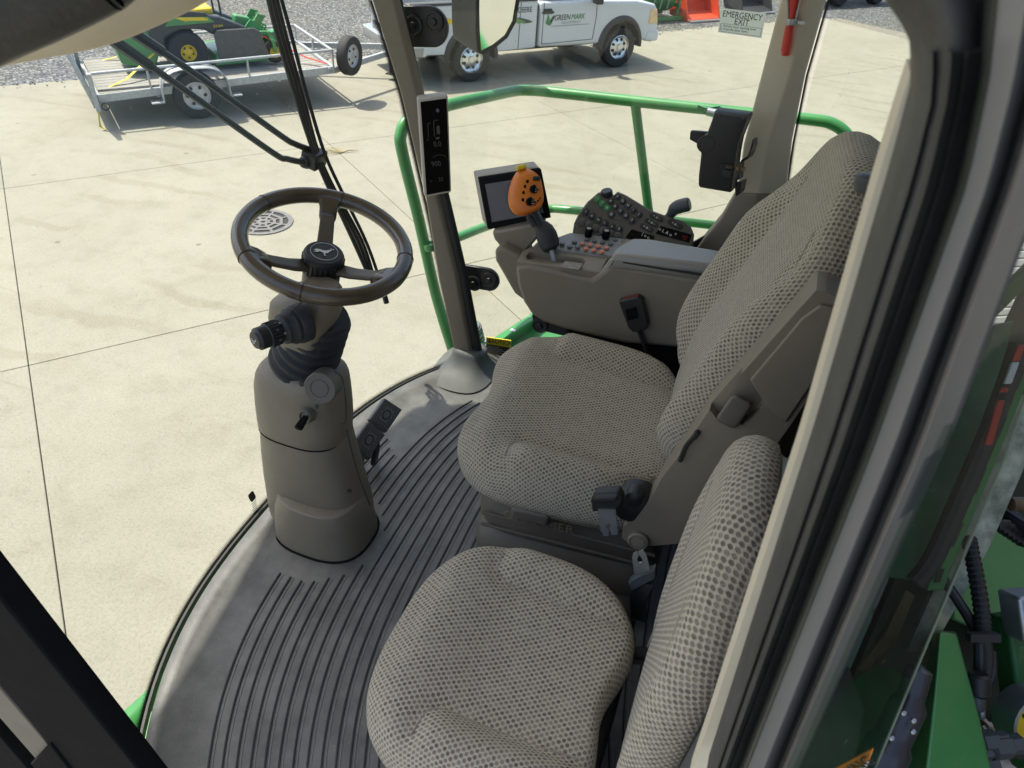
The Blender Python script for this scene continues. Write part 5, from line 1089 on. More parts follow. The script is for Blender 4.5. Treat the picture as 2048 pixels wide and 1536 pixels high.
o = build(mb, 'stitching', simple('stitch', (.10, .085, .065), .6), sw); o['kind'] = 'stuff'
hub = -.058
sd0 = V((.50, -.86, 0)); sa = [math.atan2(sd0.dot(wbx), sd0.dot(wa))]; sa += [sa[0]+radians(118), sa[0]-radians(118)]
for a in sa:
    dr1 = (wa*cos(a)+wbx*sin(a)); tg1 = wn.cross(dr1); pts = [WR(.030, a, hub+.004), WR(.07, a, hub*.74), WR(.11, a, hub*.44), WR(.135, a, -.012), WR(.152, a, -.004)]
    mb = MB(); mb.strip(pts, tg1, wn, [.036, .033, .031, .032, .036], .012); s1 = build(mb, 'spoke', M['plate'], sw, bevel=.004)
    mb = MB(); mb.strip([WR(.116, a, hub*.45), WR(.135, a, -.010), WR(.150, a, -.003), WR(.160, a, 0)], tg1, wn, [.037, .038, .046, .064], .022); build(mb, 'spoke_wrap', M['leather'], sw, bevel=.007, seg=3)
mb = MB(); mb.lathe([(.039, -.085), (.0395, .002), (.036, .004)], WR(0, 0, hub-.012), wn, 36); build(mb, 'hub', M['plate'], sw)
mb = MB(); mb.lathe([(.040, -.008), (.0425, -.004), (.0425, .034), (.040, .039), (.0385, .0395), (.037, .042), (.001, .043)], WR(0, 0, hub-.008), wn, 48); capo = build(mb, 'hub_cap', M['black'], sw)
for k in range(26):
    a = 2*pi*k/26; dd = wa*cos(a)+wbx*sin(a); mb = MB(); mb.box(WC+wn*(hub+.007)+dd*.0428, (.0035, .005, .030), (dd, wn.cross(dd), wn)); build(mb, 'cap_ridge', M['black'], capo, bevel=.001, seg=1)
hz_ = hub-.008+.0438
mb = MB(); mb.rings([[WR(r, 2*pi*j/48, hz_+z) for r, z in ((.0275, 0), (.0283, 0), (.0283, .0006), (.0275, .0006))] for j in range(48)], loop=True); build(mb, 'emblem_ring', M['print_w'], capo)
# leaping deer
ex_ = RT-wn*RT.dot(wn); ex_.normalize(); ey_ = wn.cross(ex_)
deer = [(-.9, -.10), (-.72, .12), (-.45, .16), (-.1, .10), (.2, .18), (.36, .34), (.52, .36), (.62, .30), (.50, .24), (.40, .04), (.34, -.12), (.20, -.18), (.12, -.42), (.30, -.52), (.08, -.56), (-.02, -.22), (-.35, -.12), (-.55, -.30), (-.85, -.34), (-.62, -.16)]
mb = MB(); mb.prism([WR(0, 0, hz_)+ex_*x*.0235+ey_*y*.0235 for x, y in deer], wn*.0006); build(mb, 'emblem_deer', M['print_w'], capo)
mb = MB()
for pts in (((.46, .34), (.58, .52), (.80, .50)), ((.50, .40), (.52, .60)), ((.62, .50), (.70, .62))): mb.tube([WR(0, 0, hz_+.0004)+ex_*x*.0235+ey_*y*.0235 for x, y in pts], .0007, 5)
build(mb, 'emblem_antler', M['print_w'], capo)
# ---------------------------------------------------------------- brake pedals
def pedal(label, q4, arm):
    c = sum((V(p) for p in q4), V((0, 0, 0)))/4; t = thing('brake_pedal', label, 'pedal', c, 'pair of brake pedals beside the column')
    P_ = [V(p) for p in q4]; nn = (P_[1]-P_[0]).cross(P_[3]-P_[0]).normalized()
    if nn.z < 0: nn = -nn
    mb = MB(); mb.prism(P_, -nn*.016); build(mb, 'pad', M['pedal'], t, bevel=.006, seg=3)
    f = lambda u, v: (P_[0]*(1-u)+P_[1]*u)*(1-v)+(P_[3]*(1-u)+P_[2]*u)*v
    mb = MB()
    for i in range(11):
        for j in range(13):
            u, v = .07+.086*i, .05+.075*j
            if .30 < u < .72 and .25 < v < .75 and not (abs(u-.5) > .28): continue
            if hypot((u-.5)/.26, (v-.5)/.3) < 1: continue
            c1 = f(u, v); mb.lathe([(.0026, 0), (.0012, .0022)], c1, nn, 5)
    o = build(mb, 'tread_studs', M['bluegrey'], t); o['kind'] = 'stuff'
    mb = MB(); mb.tube([f(.5+.17*cos(2*pi*k/24), .5+.17*sin(2*pi*k/24))+nn*.001 for k in range(24)], .0016, 6, loop=True); build(mb, 'pad_ring', M['rubber'], t)
    mb = MB(); mb.strip([f(.4, .85)-nn*.016, arm[0], arm[1]], V((0, 1, 0)), V((1, 0, .3)).normalized(), .03, .012); build(mb, 'pedal_arm', M['black'], t, bevel=.003)
zf_, zr_ = .20, .135
pedal('far brake pedal pad with ring mark, beside the right front post side', [PZ(770, 795, zf_), PZ(806, 819, zr_), PZ(774, 866, zr_), PZ(739, 839, zf_)], (PZ(752, 900, .09), PZ(748, 925, .02)))
pedal('near brake pedal pad with ring mark, next to the steering column', [PZ(737, 842, zf_), PZ(772, 869, zr_), PZ(738, 920, zr_), PZ(703, 889, zf_)], (PZ(722, 912, .09), PZ(720, 935, .02)))
# ---------------------------------------------------------------- corner post display
cdp = thing('post_display', 'tall slim black display on the right front post', 'display', PY(870, 290, -.80))
def quad(pts, y): return [PY(*p, y) for p in pts]
dq = quad([(835, 198), (896, 190), (903, 386), (849, 396)], -.79)
mb = MB(); mb.prism(dq, V((.022, -.035, 0))); build(mb, 'case', M['bezel'], cdp, bevel=.007, seg=3)
di = lambda u, v, e=.0: (dq[0]*(1-u)+dq[1]*u)*(1-v)+(dq[3]*(1-u)+dq[2]*u)*v+V((0, .0005+e, 0))
mb = MB(); mb.prism([di(.10, .03), di(.95, .03), di(.95, .97), di(.10, .97)], (0, .002, 0)); sc_ = build(mb, 'screen', simple('display_black', (.002, .002, .0025), .18, spec=.03), cdp, bevel=.002)
du, dv = dq[1]-dq[0], dq[0]-dq[3]; seg_m = simple('segments', (.022, .024, .024), .5)
for (s, u, v, sz) in (('0.0', .60, .46, .021), ('900', .52, .66, .021), ('33', .66, .83, .016), ('N', .18+.12, .83, .008), ('B', .28, .40, .008)): text('digits', s, sz, di(u, v, .003), du, dv, seg_m, cdp, .0001)
for (u0, v0, u1, v1) in ((.50, .22, .52, .38), (.50, .22, .66, .225), (.60, .28, .70, .36), (.30, .24, .315, .38), (.30, .24, .40, .245), (.55, .39, .68, .41)):
    mb = MB(); mb.prism([di(u0, v0, .0028), di(u1, v0, .0028), di(u1, v1, .0028), di(u0, v1, .0028)], (0, .0002, 0)); build(mb, 'gauge_bar', seg_m, cdp)
mb = MB(); mb.tube([di(.62+.28*sin(a), .63-.06*cos(a), .0028) for a in [(-.8+.28*k) for k in range(10)]], .0006, 5); build(mb, 'gauge_arc', seg_m, cdp)
mb = MB(); mb.lathe([(.005, 0), (.005, .0004)], di(.66, .13, .0028), (0, 1, 0), 16); build(mb, 'warning_icon', simple('icon_blue', (.04, .06, .12), .4), cdp)
# ---------------------------------------------------------------- arm rest console
co = thing('armrest_console', 'brown right hand console with padded armrest lid and orange buttons', 'console', (.3, -.72, .3))
yn = -.60
body = [(1030, 532), (1060, 530), (1120, 543), (1184, 558), (1204, 543), (1222, 528), (1445, 566), (1450, 705), (1250, 688), (1130, 660), (1085, 645), (1062, 630), (1046, 605), (1034, 570)]
P_ = [PY(x, y, yn) for x, y in body]
mb = MB(); mb.prism(P_, (0, -.17, 0)); cb = build(mb, 'console_body', M['plastic'], co, bevel=.012, seg=3, angle=25)
# front tray slope with the lever slot
zt_ = .612
tray = [PZ(1034, 522, zt_-.005), PZ(1200, 545, zt_+.012), PZ(1222, 505, zt_+.028), PZ(1096, 482, zt_+.02), PZ(1046, 500, zt_)]
mb = MB(); mb.prism(tray, (0, 0, -.05)); ty_ = build(mb, 'lever_tray', M['plastic'], co, bevel=.008, seg=3, angle=25)
s0, s1 = PZ(1066, 510, zt_+.006), PZ(1158, 521, zt_+.016); sd_ = (s1-s0).normalized(); sn = V((-sd_.y, sd_.x, 0)).normalized(); ring = []
for k in range(28):
    a = 2*pi*k/28; ring.append((s0 if cos(a) < 0 else s1)+sd_*cos(a)*.017+sn*sin(a)*.017)
mb = MB(); mb.rings([[p+V((0, 0, .05)) for p in ring], [p-V((0, 0, .035)) for p in ring]]); ctr = build(mb, 'cutter', M['print_k']); ctr.location = -V(rootof(ty_).location)*0
ty_.parent = None; ty_.location = co.location; cut(ty_, ctr); ty_.parent = co; ty_.location = (0, 0, 0)
# gate diagram
gpl = [PZ(1130, 523, zt_+.012), PZ(1166, 528, zt_+.016), PZ(1158, 541, zt_+.012), PZ(1118, 535, zt_+.008)]
mb = MB(); mb.prism(gpl, (0, 0, .002)); build(mb, 'gate_plate', M['plastic'], co, bevel=.001)
gd = lambda u, v: (gpl[0]*(1-u)+gpl[1]*u)*(1-v)+(gpl[3]*(1-u)+gpl[2]*u)*v+V((0, 0, .0024))
mb = MB(); mb.tube([gd(u, v) for u, v in ((.2, .25), (.2, .45), (.5, .48), (.5, .75), (.72, .78), (.74, .5), (.9, .52), (.9, .8), (.62, .9), (.42, .85), (.42, .62), (.12, .6), (.12, .3))], .0005, 4); build(mb, 'gate_line', M['print_w'], co)
# button panel
zp = .642
bp_ = [PZ(1098, 480, zp-.008), PZ(1140, 464, zp), PZ(1262, 478, zp+.01), PZ(1224, 513, zp), PZ(1090, 497, zp-.012)]
mb = MB(); mb.prism(bp_, (0, 0, -.03)); bpn = build(mb, 'button_panel', simple('panel_grey', (.20, .198, .185), .42, var=.04, bump=.2), co, bevel=.005)
cr = lambda X, Y: (1020+X*.1953, 280+Y*.1953)
def zpan(px, py): return zp+.002+(px-1180)*.00008
def knob(X, Y, mat, r=.0070, h=.0035, name='button'):
    px, py = cr(X, Y); c = PZ(px, py, zpan(px, py)); mb = MB(); mb.lathe([(r, -.002), (r, h*.7), (r*.85, h), (.001, h*1.05)], c, ZZ, 18); return build(mb, name, mat, bpn)
for X, Y in ((742, 1063), (823, 1078), (903, 1093), (988, 1107), (776, 1116), (857, 1131), (940, 1147)): knob(X, Y, M['orange_soft'])
for X, Y in ((788, 1025), (865, 1040), (945, 1053), (1075, 1028), (1028, 1068), (660, 1047), (535, 1065), (693, 1098), (1165, 1048)): knob(X, Y, M['btn'])
knob(612, 1085, M['btn'], .008, .001)
for X, Y in ((800, 985), (978, 1008)):
    px, py = cr(X, Y); c = PZ(px, py, zpan(px, py)); mb = MB(); mb.lathe([(.0105, 0), (.0105, .020), (.0095, .023), (.001, .0235)], c, ZZ, 20); kk = build(mb, 'rotary_knob', M['gloss'], bpn); mb = MB(); mb.lathe([(.007, .0235), (.006, .0245), (.001, .0247)], c, ZZ, 16); build(mb, 'knob_cap', M['bezel'], bpn)
# armrest lid
ld = [PZ(1221, 508, .692), PZ(1232, 492, .694), PZ(1262, 473, .700), PZ(1300, 474, .704), PZ(1470, 503, .715), PZ(1470, 540, .712), PZ(1340, 522, .705)]
mb = MB(); mb.prism(ld, (0, 0, -.045)); build(mb, 'armrest_lid', M['armpad'], co, bevel=.016, seg=4, angle=25)
mb = MB(); mb.strip([PY(1225, 520, yn+.004), PY(1330, 538, yn+.004), PY(1440, 555, yn+.004)], V((0, 0, 1)), V((0, 1, 0)), .004, .006); build(mb, 'lid_gap', M['print_k'], co)
mb = MB(); mb.prism([PY(1222, 516, yn+.002), PY(1230, 518, yn+.002), PY(1218, 536, yn+.002), PY(1208, 534, yn+.002)], (0, .006, 0)); build(mb, 'hinge_tab', M['bezel'], co, bevel=.002)
# nose piece that carries the screen
mb = MB(); mb.prism([PY(x, y, -.66) for x, y in ((988, 500), (1000, 494), (1040, 512), (1060, 560), (1052, 606), (1028, 588), (990, 522))], (0, -.10, 0)); build(mb, 'console_nose', M['plastic'], co, bevel=.010, seg=3)
mb = MB(); mb.rings([[PY(x, y, -.70) for x, y in ((984, 462), (1086, 442), (1088, 455), (990, 478))], [PY(x, y, -.68) for x, y in ((1003, 494), (1056, 484), (1052, 503), (1014, 508))]])
mb = MB(); pp = [(983, 464), (1088, 444), (1082, 470), (1050, 506), (1018, 509), (1000, 494), (988, 480)]; mb.prism([PY(x, y, -.70) for x, y in pp], (0.01, -.06, 0)); build(mb, 'screen_mount', M['plastic'], co, bevel=.008, seg=2)
# ---------------------------------------------------------------- touch screen
ts_ = thing('touch_screen', 'small touch screen with pale case behind the orange lever', 'screen', PY(1030, 400, -.72))
sq = [PY(958, 357, -.72), PY(1083, 338, -.735), PY(1103, 436, -.735), PY(977, 460, -.72)]
ext = V((.028, -.03, .004)); mb = MB(); mb.prism([p+ext*.25 for p in sq], ext); build(mb, 'case', M['bezel'], ts_, bevel=.006, seg=3)
mb = MB(); mb.prism(sq, ext*.3); build(mb, 'bezel', M['matte'], ts_, bevel=.003)
sf = lambda u, v, e=.001: (sq[0]*(1-u)+sq[1]*u)*(1-v)+(sq[3]*(1-u)+sq[2]*u)*v+V((-.3, .9, .2))*e
mb = MB(); mb.prism([sf(.08, .12), sf(.90, .12), sf(.90, .86), sf(.08, .86)], V((-.3, .9, .2))*.0006); build(mb, 'lcd', simple('lcd_grey', (.14, .14, .16), .35, var=.05), ts_)
# ---------------------------------------------------------------- multifunction lever
lv = thing('control_lever', 'control lever with bright orange head and black neck', 'control lever', PZ(1108, 525, .62))
cc_ = lambda X, Y: (940+X*.1302, 320+Y*.1302)
tL = (PY(1050, 400, -.69)-CAM).dot(fw)
outl = [(870, 118), (960, 135), (1030, 185), (1075, 260), (1105, 400), (1125, 560), (1128, 660), (1080, 750), (1000, 815), (880, 855), (780, 872), (690, 850), (620, 780), (585, 690), (577, 580), (590, 450), (625, 330), (670, 235), (720, 165), (790, 125)]
ctr_ = (860, 500)
def hr_(sc1, t, dx=0., dy=0.):
    o_ = []
    for X, Y in outl:
        x, y = cc_(ctr_[0]+(X-ctr_[0])*sc1+dx, ctr_[1]+(Y-ctr_[1])*sc1+dy); o_.append(PD(x, y, t))
    return o_
mb = MB(); mb.rings([hr_(.90, tL+.05, -50), hr_(.98, tL+.030, -30), hr_(1.0, tL+.018, -12)]); build(mb, 'head_back', M['black'], lv, sub=1)
mb = MB(); mb.rings([hr_(.97, tL+.018), hr_(1.0, tL+.010), hr_(.97, tL-.004, 8), hr_(.84, tL-.014, 55), hr_(.70, tL-.018, 85), hr_(.4, tL-.020, 90)]); build(mb, 'head', M['orange'], lv, sub=1)
nz_ = -fw
def hb(X, Y, r, h, seg, mat, name, t=None, par=lv):
    x, y = cc_(X, Y); c = PD(x, y, (t or tL-.018)); mb = MB(); mb.lathe([(r, -.008), (r, h*.8), (r*.8, h), (.0005, h)], c, nz_+RT*.25, seg); return build(mb, name, mat, par, smooth=seg > 10)
for X, Y in ((880, 338), (845, 415), (822, 508), (812, 618)): hb(X, Y, .0052, .006, 14, M['gloss'], 'thumb_button', tL-.014)
for X, Y in ((975, 455), (918, 645)):
    k_ = hb(X, Y, .0115, .009, 8, M['gloss'], 'thumb_pad')
    for dx, dy in ((20, -35), (45, -10), (10, 5), (40, 35), (0, 40)): hb(X+dx*.6+18, Y+dy, .0009, .0105, 6, M['print_w'], 'pad_dot')
x, y = cc_(1020, 285); mb = MB(); mb.box(PD(x, y, tL-.019), (.020, .012, .011), (RT, fw, UP)); build(mb, 'rocker', M['black'], lv, bevel=.003, seg=3)
hb(1060, 420, .0065, .004, 16, M['orange'], 'side_button')
for X, Y, s in ((1010, 655, .0028), (1045, 625, .003), (1072, 590, .0028), (1002, 690, .002)): hb(X, Y, s, .002, 6, M['print_k'], 'icon', tL-.019)
x, y = cc_(785, 120); mb = MB(); mb.box(PD(x, y, tL-.002), (.026, .022, .012), ((RT+UP*.25).normalized(), fw, (UP-RT*.25).normalized())); build(mb, 'yellow_button', M['yellow'], lv, bevel=.004, seg=3)
nk = [(950, 800, 95), (1010, 900, 95), (1070, 1010, 82), (1110, 1100, 70)]
mb = MB(); mb.tube([PD(*cc_(X, Y), tL+.012) for X, Y, w_ in nk], [w_*.1302*tL/FPX*1.05 for *_, w_ in nk], 14); build(mb, 'neck', M['black'], lv)
mb = MB(); mb.tube([PD(*cc_(X, Y), tL-.008) for X, Y in ((890, 860), (930, 940), (990, 1020))], [.007, .008, .006], 10); build(mb, 'trigger', M['rubber'], lv)
bc_ = PD(*cc_(1180, 1170), tL+.015); axb = (PD(*cc_(1100, 1000), tL+.012)-PD(*cc_(1230, 1380), tL+.015)).normalized()
mb = MB(); mb.lathe([(.012, -.040), (.024, -.034), (.0285, -.018), (.0285, .004), (.024, .022), (.016, .034), (.010, .040)], bc_, axb, 24); build(mb, 'boot', M['rubber'], lv)
mb = MB(); mb.tube([bc_-axb*.03, PZ(1110, 526, .60)], .0072, 10); build(mb, 'rod', M['galv'], lv)
# ---------------------------------------------------------------- key pad on the far side of the console
kp = thing('control_keypad', 'dark keypad panel of round lettered buttons behind the console', 'keypad', PY(1265, 440, -.84))
kn = V((-.10, .72, .69)).normalized(); ko = PY(1265, 440, -.83); KP = lambda px, py, e=0.: PP(px, py, ko, kn)+kn*e
ko_ = [(1145, 464), (1148, 445), (1158, 424), (1175, 402), (1196, 384), (1204, 382), (1216, 392), (1229, 388), (1235, 381), (1254, 390), (1282, 407), (1301, 419), (1332, 430), (1368, 442), (1383, 453), (1389, 468), (1386, 500), (1240, 510), (1145, 480)]
mb = MB(); mb.prism([KP(*p) for p in ko_], -kn*.03); kb = build(mb, 'panel', simple('keypad_case', (.105, .095, .082), .5, var=.06, bump=.2), kp, bevel=.006, seg=3)
mb = MB(); mb.lathe([(.017, -.03), (.017, .012), (.014, .016), (.001, .016)], KP(1214, 388, -.01), kn*.3+V((.3, 0, 1)), 18); build(mb, 'dial', M['black'], kp)
ku = (KP(1330, 470)-KP(1180, 400)).normalized(); ku = (KP(1250, 425)-KP(1200, 398)).normalized(); kv = kn.cross(ku)
def key(X, Y, mat, ch=None, r=.0098):
    px, py = cr(X, Y); c = KP(px, py); mb = MB(); mb.lathe([(r, -.001), (r, .003), (r*.8, .0045), (.0005, .005)], c, kn, 16); k_ = build(mb, 'key', mat, kb)
    if ch: text('key_letter', ch, .0095, c+kn*.0054, ku, kv, M['print_w'], k_, .0001) if False else text('key_letter', ch, .0095, c+kn*.0054, ku, kv, M['print_w'], kp, .0001)
for X, Y, c in ((1030, 630, 'A'), (1075, 685, 'B'), (1130, 733, 'C'), (1187, 780, 'D'), (1250, 825, 'E'), (1100, 585, 'F'), (1155, 630, 'G'), (1208, 676, 'H'), (1262, 720, 'I'), (1322, 765, 'J')): key(X, Y, M['kbtn'], c)
for X, Y, c in ((900, 612, '/'), (945, 655, '*'), (995, 700, '#')): key(X, Y, M['gbtn'], c)
key(1038, 765, M['kbtn'], '@')
for X, Y, c in ((778, 738, 'v'), (840, 780, 'o'), (905, 822, 'm'), (970, 853, 'L'), (1045, 890, 'o'), (1115, 915, '%')): key(X, Y, M['kbtn'], c, .0112)
for X, Y in ((742, 842), (810, 872), (880, 905), (955, 930), (1030, 965), (1105, 985)): key(X, Y, simple('key_blank', (.085, .078, .068), .5) if X == 742 else bpy.data.materials['key_blank'], None, .0118)
def pill(X, Y, l, w_, lab='+ -'):
    px, py = cr(X, Y); c = KP(px, py); ring = []
    for k in range(20):
        a = 2*pi*k/20; ring.append(c+ku*(cos(a)*w_/2+(l/2-w_/2)*(1 if cos(a) > 0 else -1))+kv*sin(a)*w_/2)
    mb = MB(); mb.rings([[p-kn*.001 for p in ring], [p+kn*.003 for p in ring]]); build(mb, 'rocker_key', M['kbtn'], kb, bevel=.001)
    text('key_letter', '+ # -', .010, c+kn*.0034, ku, kv, M['print_w'], kp, .0001)
for X, Y in ((1500, 795), (1448, 848), (1398, 900)): pill(X, Y, .040, .013)
pill(1690, 865, .045, .015)
for q4 in (((1490, 960), (1545, 882), (1862, 968), (1838, 1052)), ((1180, 1000), (1245, 915), (1480, 985), (1450, 1075))):
    mb = MB(); mb.prism([KP(*cr(*p), .0005) for p in q4], kn*.0012); build(mb, 'dark_field', M['gloss'], kb, bevel=.0005)
text('key_letter', 'o L A o', .013, KP(*cr(1590, 945), .0025), ku, kv, M['print_w'], kp, .0001); text('key_letter', '*', .015, KP(*cr(1690, 975), .0025), ku, kv, M['print_w'], kp, .0001); text('key_letter', '( o o', .012, KP(*cr(1390, 985), .0025), ku, kv, M['print_w'], kp, .0001)
mb = MB(); tri = [KP(*cr(X, Y), .002) for X, Y in ((1765, 985), (1815, 992), (1788, 1025))]; mb.tube(tri, .0012, 5, loop=True); build(mb, 'hazard_triangle', M['red'], kb)
mb = MB(); mb.box(KP(1270, 490, -.03)+V((.0, .0, -.10)), (.30, .04, .22)); build(mb, 'stand', M['plastic_dark'], kp, bevel=.01)
# raised borders on the panel
for pts in (((870, 620), (930, 690), (1000, 745), (1060, 790), (1150, 825), (1240, 860), (1280, 835)), ((1075, 560), (1170, 600), (1280, 690), (1350, 770), (1310, 795), (1220, 740), (1120, 660))):
    mb = MB(); mb.tube(spl([KP(*cr(*p)) for p in pts], 5), .0018, 6); build(mb, 'raised_border', M['plastic_dark'], kb)
# ---------------------------------------------------------------- black housing bracketed to the rear post
hx = thing('monitor_housing', 'black housing with side tab bracketed to the cream post', 'monitor', PY(1445, 300, -.79))
c6 = lambda X, Y: (1360+X*.1367, 190+Y*.1367)
hp_ = [(510, 226), (1000, 292), (1012, 320), (880, 650), (842, 850), (775, 1395), (735, 1425), (300, 1352), (272, 1320), (275, 1180), (312, 850), (266, 690), (300, 620), (400, 555), (468, 370)]
front = [PY(*c6(*p), -.76) for p in hp_]; hc_ = sum(front, V((0, 0, 0)))/len(front)
mb = MB(); mb.rings([[p+(hc_-p)*.06+V((0, .012, 0)) for p in front], front, [p+V((-.006, -.035, 0)) for p in front]]); build(mb, 'housing', M['black'], hx, bevel=.006, seg=3)
mb = MB(); mb.prism([PY(*c6(*p), -.775) for p in ((165, 528), (420, 548), (330, 740), (262, 722), (140, 652), (148, 545))], (0, -.012, 0)); build(mb, 'tab', M['black'], hx, bevel=.003)
for X, Y in ((570, 278), (925, 335)): mb = MB(); mb.lathe([(.0042, 0), (.0042, .001), (.003, .0016), (.0005, .0012)], PY(*c6(X, Y), -.747), (0, 1, .2), 14); build(mb, 'screw', M['bluegrey'], hx)
mb = MB(); mb.lathe([(.022, 0), (.020, .002), (.001, .0025)], PY(*c6(380, 720), -.749), (0, 1, 0), 24); build(mb, 'round_boss', M['black'], hx)
mb = MB(); mb.prism([PY(*c6(*p), -.747) for p in ((595, 1000), (800, 1010), (770, 1250), (560, 1235))], (0, .003, 0)); build(mb, 'socket', M['print_k'], hx, bevel=.001)
mb = MB(); mb.tube([PY(*c6(680, 1055), -.742), PY(*c6(860, 1060), -.755)], .0042, 10); mb.lathe([(.008, -.004), (.008, .004)], PY(*c6(850, 1070), -.752), (-1, .3, 0), 6); mb.lathe([(.0062, -.005), (.0062, .006)], PY(*c6(910, 1080), -.755), (-1, .3, 0), 6); build(mb, 'bolt', M['gold'], hx, smooth=False)
mb = MB(); mb.box(PY(*c6(690, 1150), -.742), (.022, .008, .02)); build(mb, 'clamp', M['black'], hx, bevel=.002)
for pts in (((880, 960), (1000, 880), (1060, 640), (1060, 760), (990, 930), (900, 990)), ((790, 1290), (905, 1260), (870, 1440), (810, 1490)), ((835, 1000), (870, 985), (850, 1250), (820, 1250))):
    mb = MB(); mb.prism([PY(*c6(*p), -.79) for p in pts], (-.01, -.03, 0)); build(mb, 'bracket', M['black'], hx, bevel=.002)

mb = MB(); mb.box((.16, -.76, .22), (.52, .26, .44)); build(mb, 'console_dark_block', M['matte'], co, bevel=.01)  # matte black block added to keep the gap under the console dark
# ================================================================ seats
def pillow(name, mats, parent, xf_, A, Bh, T, topfn, e=3., shape=None, n=112, matfn=None, edge=(.90, .97), nr=16):
    """upholstered pad: rings from the underside round the edge to the crown; xf_(a, b, c) places it"""
    prof = [(.80, 0.), (.93, .02), (.985, .16), (1., .40), (.995, .58), (.975, .76), (.94, .90), (.90, .97)]
    ss = [p[0] for p in prof]+[.90*(1-(k/nr))+.012*(k/nr) for k in range(1, nr+1)]
    pts2 = []
    for j in range(n):
        t_ = 2*pi*j/n; a = A*math.copysign(abs(cos(t_))**(2/e), cos(t_)); b = Bh*math.copysign(abs(sin(t_))**(2/e), sin(t_))
        if shape: a, b = shape(a, b)
        pts2.append((a, b))
    V3 = [[None]*n for _ in ss]; UVs = [[None]*n for _ in ss]
    for j, (a, b) in enumerate(pts2):
        l2 = hypot(a, b); prev = None; acc = 0; seq = []
        for i, s in enumerate(ss):
            wgt = min(1, max(0, (1.0-s)/.16)); wgt = wgt*wgt*(3-2*wgt)
            base = T*prof[i][1] if i < len(prof) else T*(.97+.03*min(1, (.9-s)/.15))
            c = base+topfn(a*s, b*s, s)*wgt; seq.append((a*s, b*s, c))
        lens = [0]*len(ss)
        for i in range(len(ss)-2, -1, -1):
            p, q = seq[i], seq[i+1]; lens[i] = lens[i+1]+math.sqrt(sum((p[k]-q[k])**2 for k in range(3)))
        for i in range(len(ss)):
            V3[i][j] = xf_(*seq[i]); rr1 = lens[i]+.012*l2; UVs[i][j] = (a/l2*rr1, b/l2*rr1)
    mb = MB(); m = len(ss); vs = [p for r in V3 for p in r]; uv = [p for r in UVs for p in r]; fs = []; mi = []
    for i in range(m-1):
        for j in range(n):
            k = (j+1) % n; fs.append((i*n+j, i*n+k, (i+1)*n+k, (i+1)*n+j))
            mi.append(matfn(pts2[j][0]*ss[i]/A, pts2[j][1]*ss[i]/Bh, ss[i]) if matfn else 0)
    fs.append(tuple((m-1)*n+j for j in range(n))); mi.append(0)
    mb.add(vs, fs, uv); mb.m = mi
    return build(mb, name, mats, parent, angle=180)
def sstep(x, a, b): t_ = min(1, max(0, (x-a)/(b-a))); return t_*t_*(3-2*t_)
FAB = [M['fabric'], M['fabric_side'], M['fabric_fine']]
# ---------------------------------------------------------------- driver's seat
yaw = radians(5); sF_ = V((cos(yaw), sin(yaw), 0)); sL_ = V((-sin(yaw), cos(yaw), 0))
ds = thing('driver_seat', 'tan patterned fabric driver seat on a ribbed suspension base', 'seat', (.25, -.27, 0))
DS = V((.262, -.265, 0))
def dtop(a, b, s):
    A_, B_ = .283, .252; x, y = abs(a)/A_, b/B_
    bol = .040*sstep(x, .54, .80)*(1-sstep(x, .93, 1.05))*(1-sstep(y, .30, .62))          # side bolsters end before the front
    crease = -.010*math.exp(-((x-.60)/.05)**2)*(1-sstep(y, .35, .6))
    cr2 = -.008*math.exp(-((y-.47)/.06)**2)*sstep(x, .55, .75)
    front = .014*sstep(y, .25, .75)-.045*sstep(y, .72, 1.05)
    dip = -.020*math.exp(-(x/.5)**2)*math.exp(-((y+.25)/.6)**2)
    return bol+crease+cr2+front+dip
def dshape(a, b):
    x, y = a/.283, b/.252
    if b > 0: b = b*(1+.05*math.exp(-((abs(x)-.6)/.3)**2)-.07*math.exp(-(x/.28)**2))
    if b < 0: a *= 1-.05*y*y
    return a*(1+.02*y), b
pillow('cushion', FAB, ds, lambda a, b, c: DS+sL_*a+sF_*b+V((0, 0, .345+c+.045*b)), .283, .252, .112, dtop, 3.6, dshape, matfn=None)
bl = radians(14.5); bU = (-sF_*sin(bl)+V((0, 0, cos(bl)))); bF = (sF_*cos(bl)+V((0, 0, sin(bl)))); BC = DS+sF_*(-.375)+V((0, 0, .775))
def btop(a, b, s):
    x, y = abs(a)/.272, b/.36
    bol = .042*sstep(x, .52, .80)*(1-sstep(y, .15, .75))*(1-sstep(x, .95, 1.1)); crease = -.012*math.exp(-((x-.56)/.05)**2)*(1-sstep(y, .3, .8))
    lum = .018*math.exp(-((y+.45)/.35)**2); head = .012*sstep(y, .5, .9)
    return bol+crease+lum+head-.030*sstep(y, .0, 1.0)
def bshape(a, b):
    y = b/.36; return a*(1-.26*sstep(y, .25, 1.0)-.05*sstep(-y, .5, 1)), b
pillow('backrest', FAB, ds, lambda a, b, c: BC+sL_*a+bU*b+bF*c, .272, .36, .105, btop, 3.4, bshape, matfn=None, nr=18)
mb = MB(); mb.rings([[BC+sL_*a*k+bU*b*k+bF*c for a, b in ((-.25, -.33), (.25, -.33), (.25, .1), (.18, .32), (-.18, .32), (-.25, .1))] for c, k in ((-.05, .86), (-.02, .98), (.02, 1.0))]); build(mb, 'back_shell', M['bluegrey'], ds, bevel=.015, seg=3)
for px, py in ((1737, 302), (1752, 358)):
    c = PY(px, py, -.30 if py < 330 else -.14); mb = MB(); mb.lathe([(.026, -.02), (.030, -.004), (.029, .004), (.020, .007), (.009, .007), (.008, .002)], c, bU*.9+bF*.3, 24, sx=.62, ref=sL_); build(mb, 'headrest_socket', M['bluegrey'], ds)
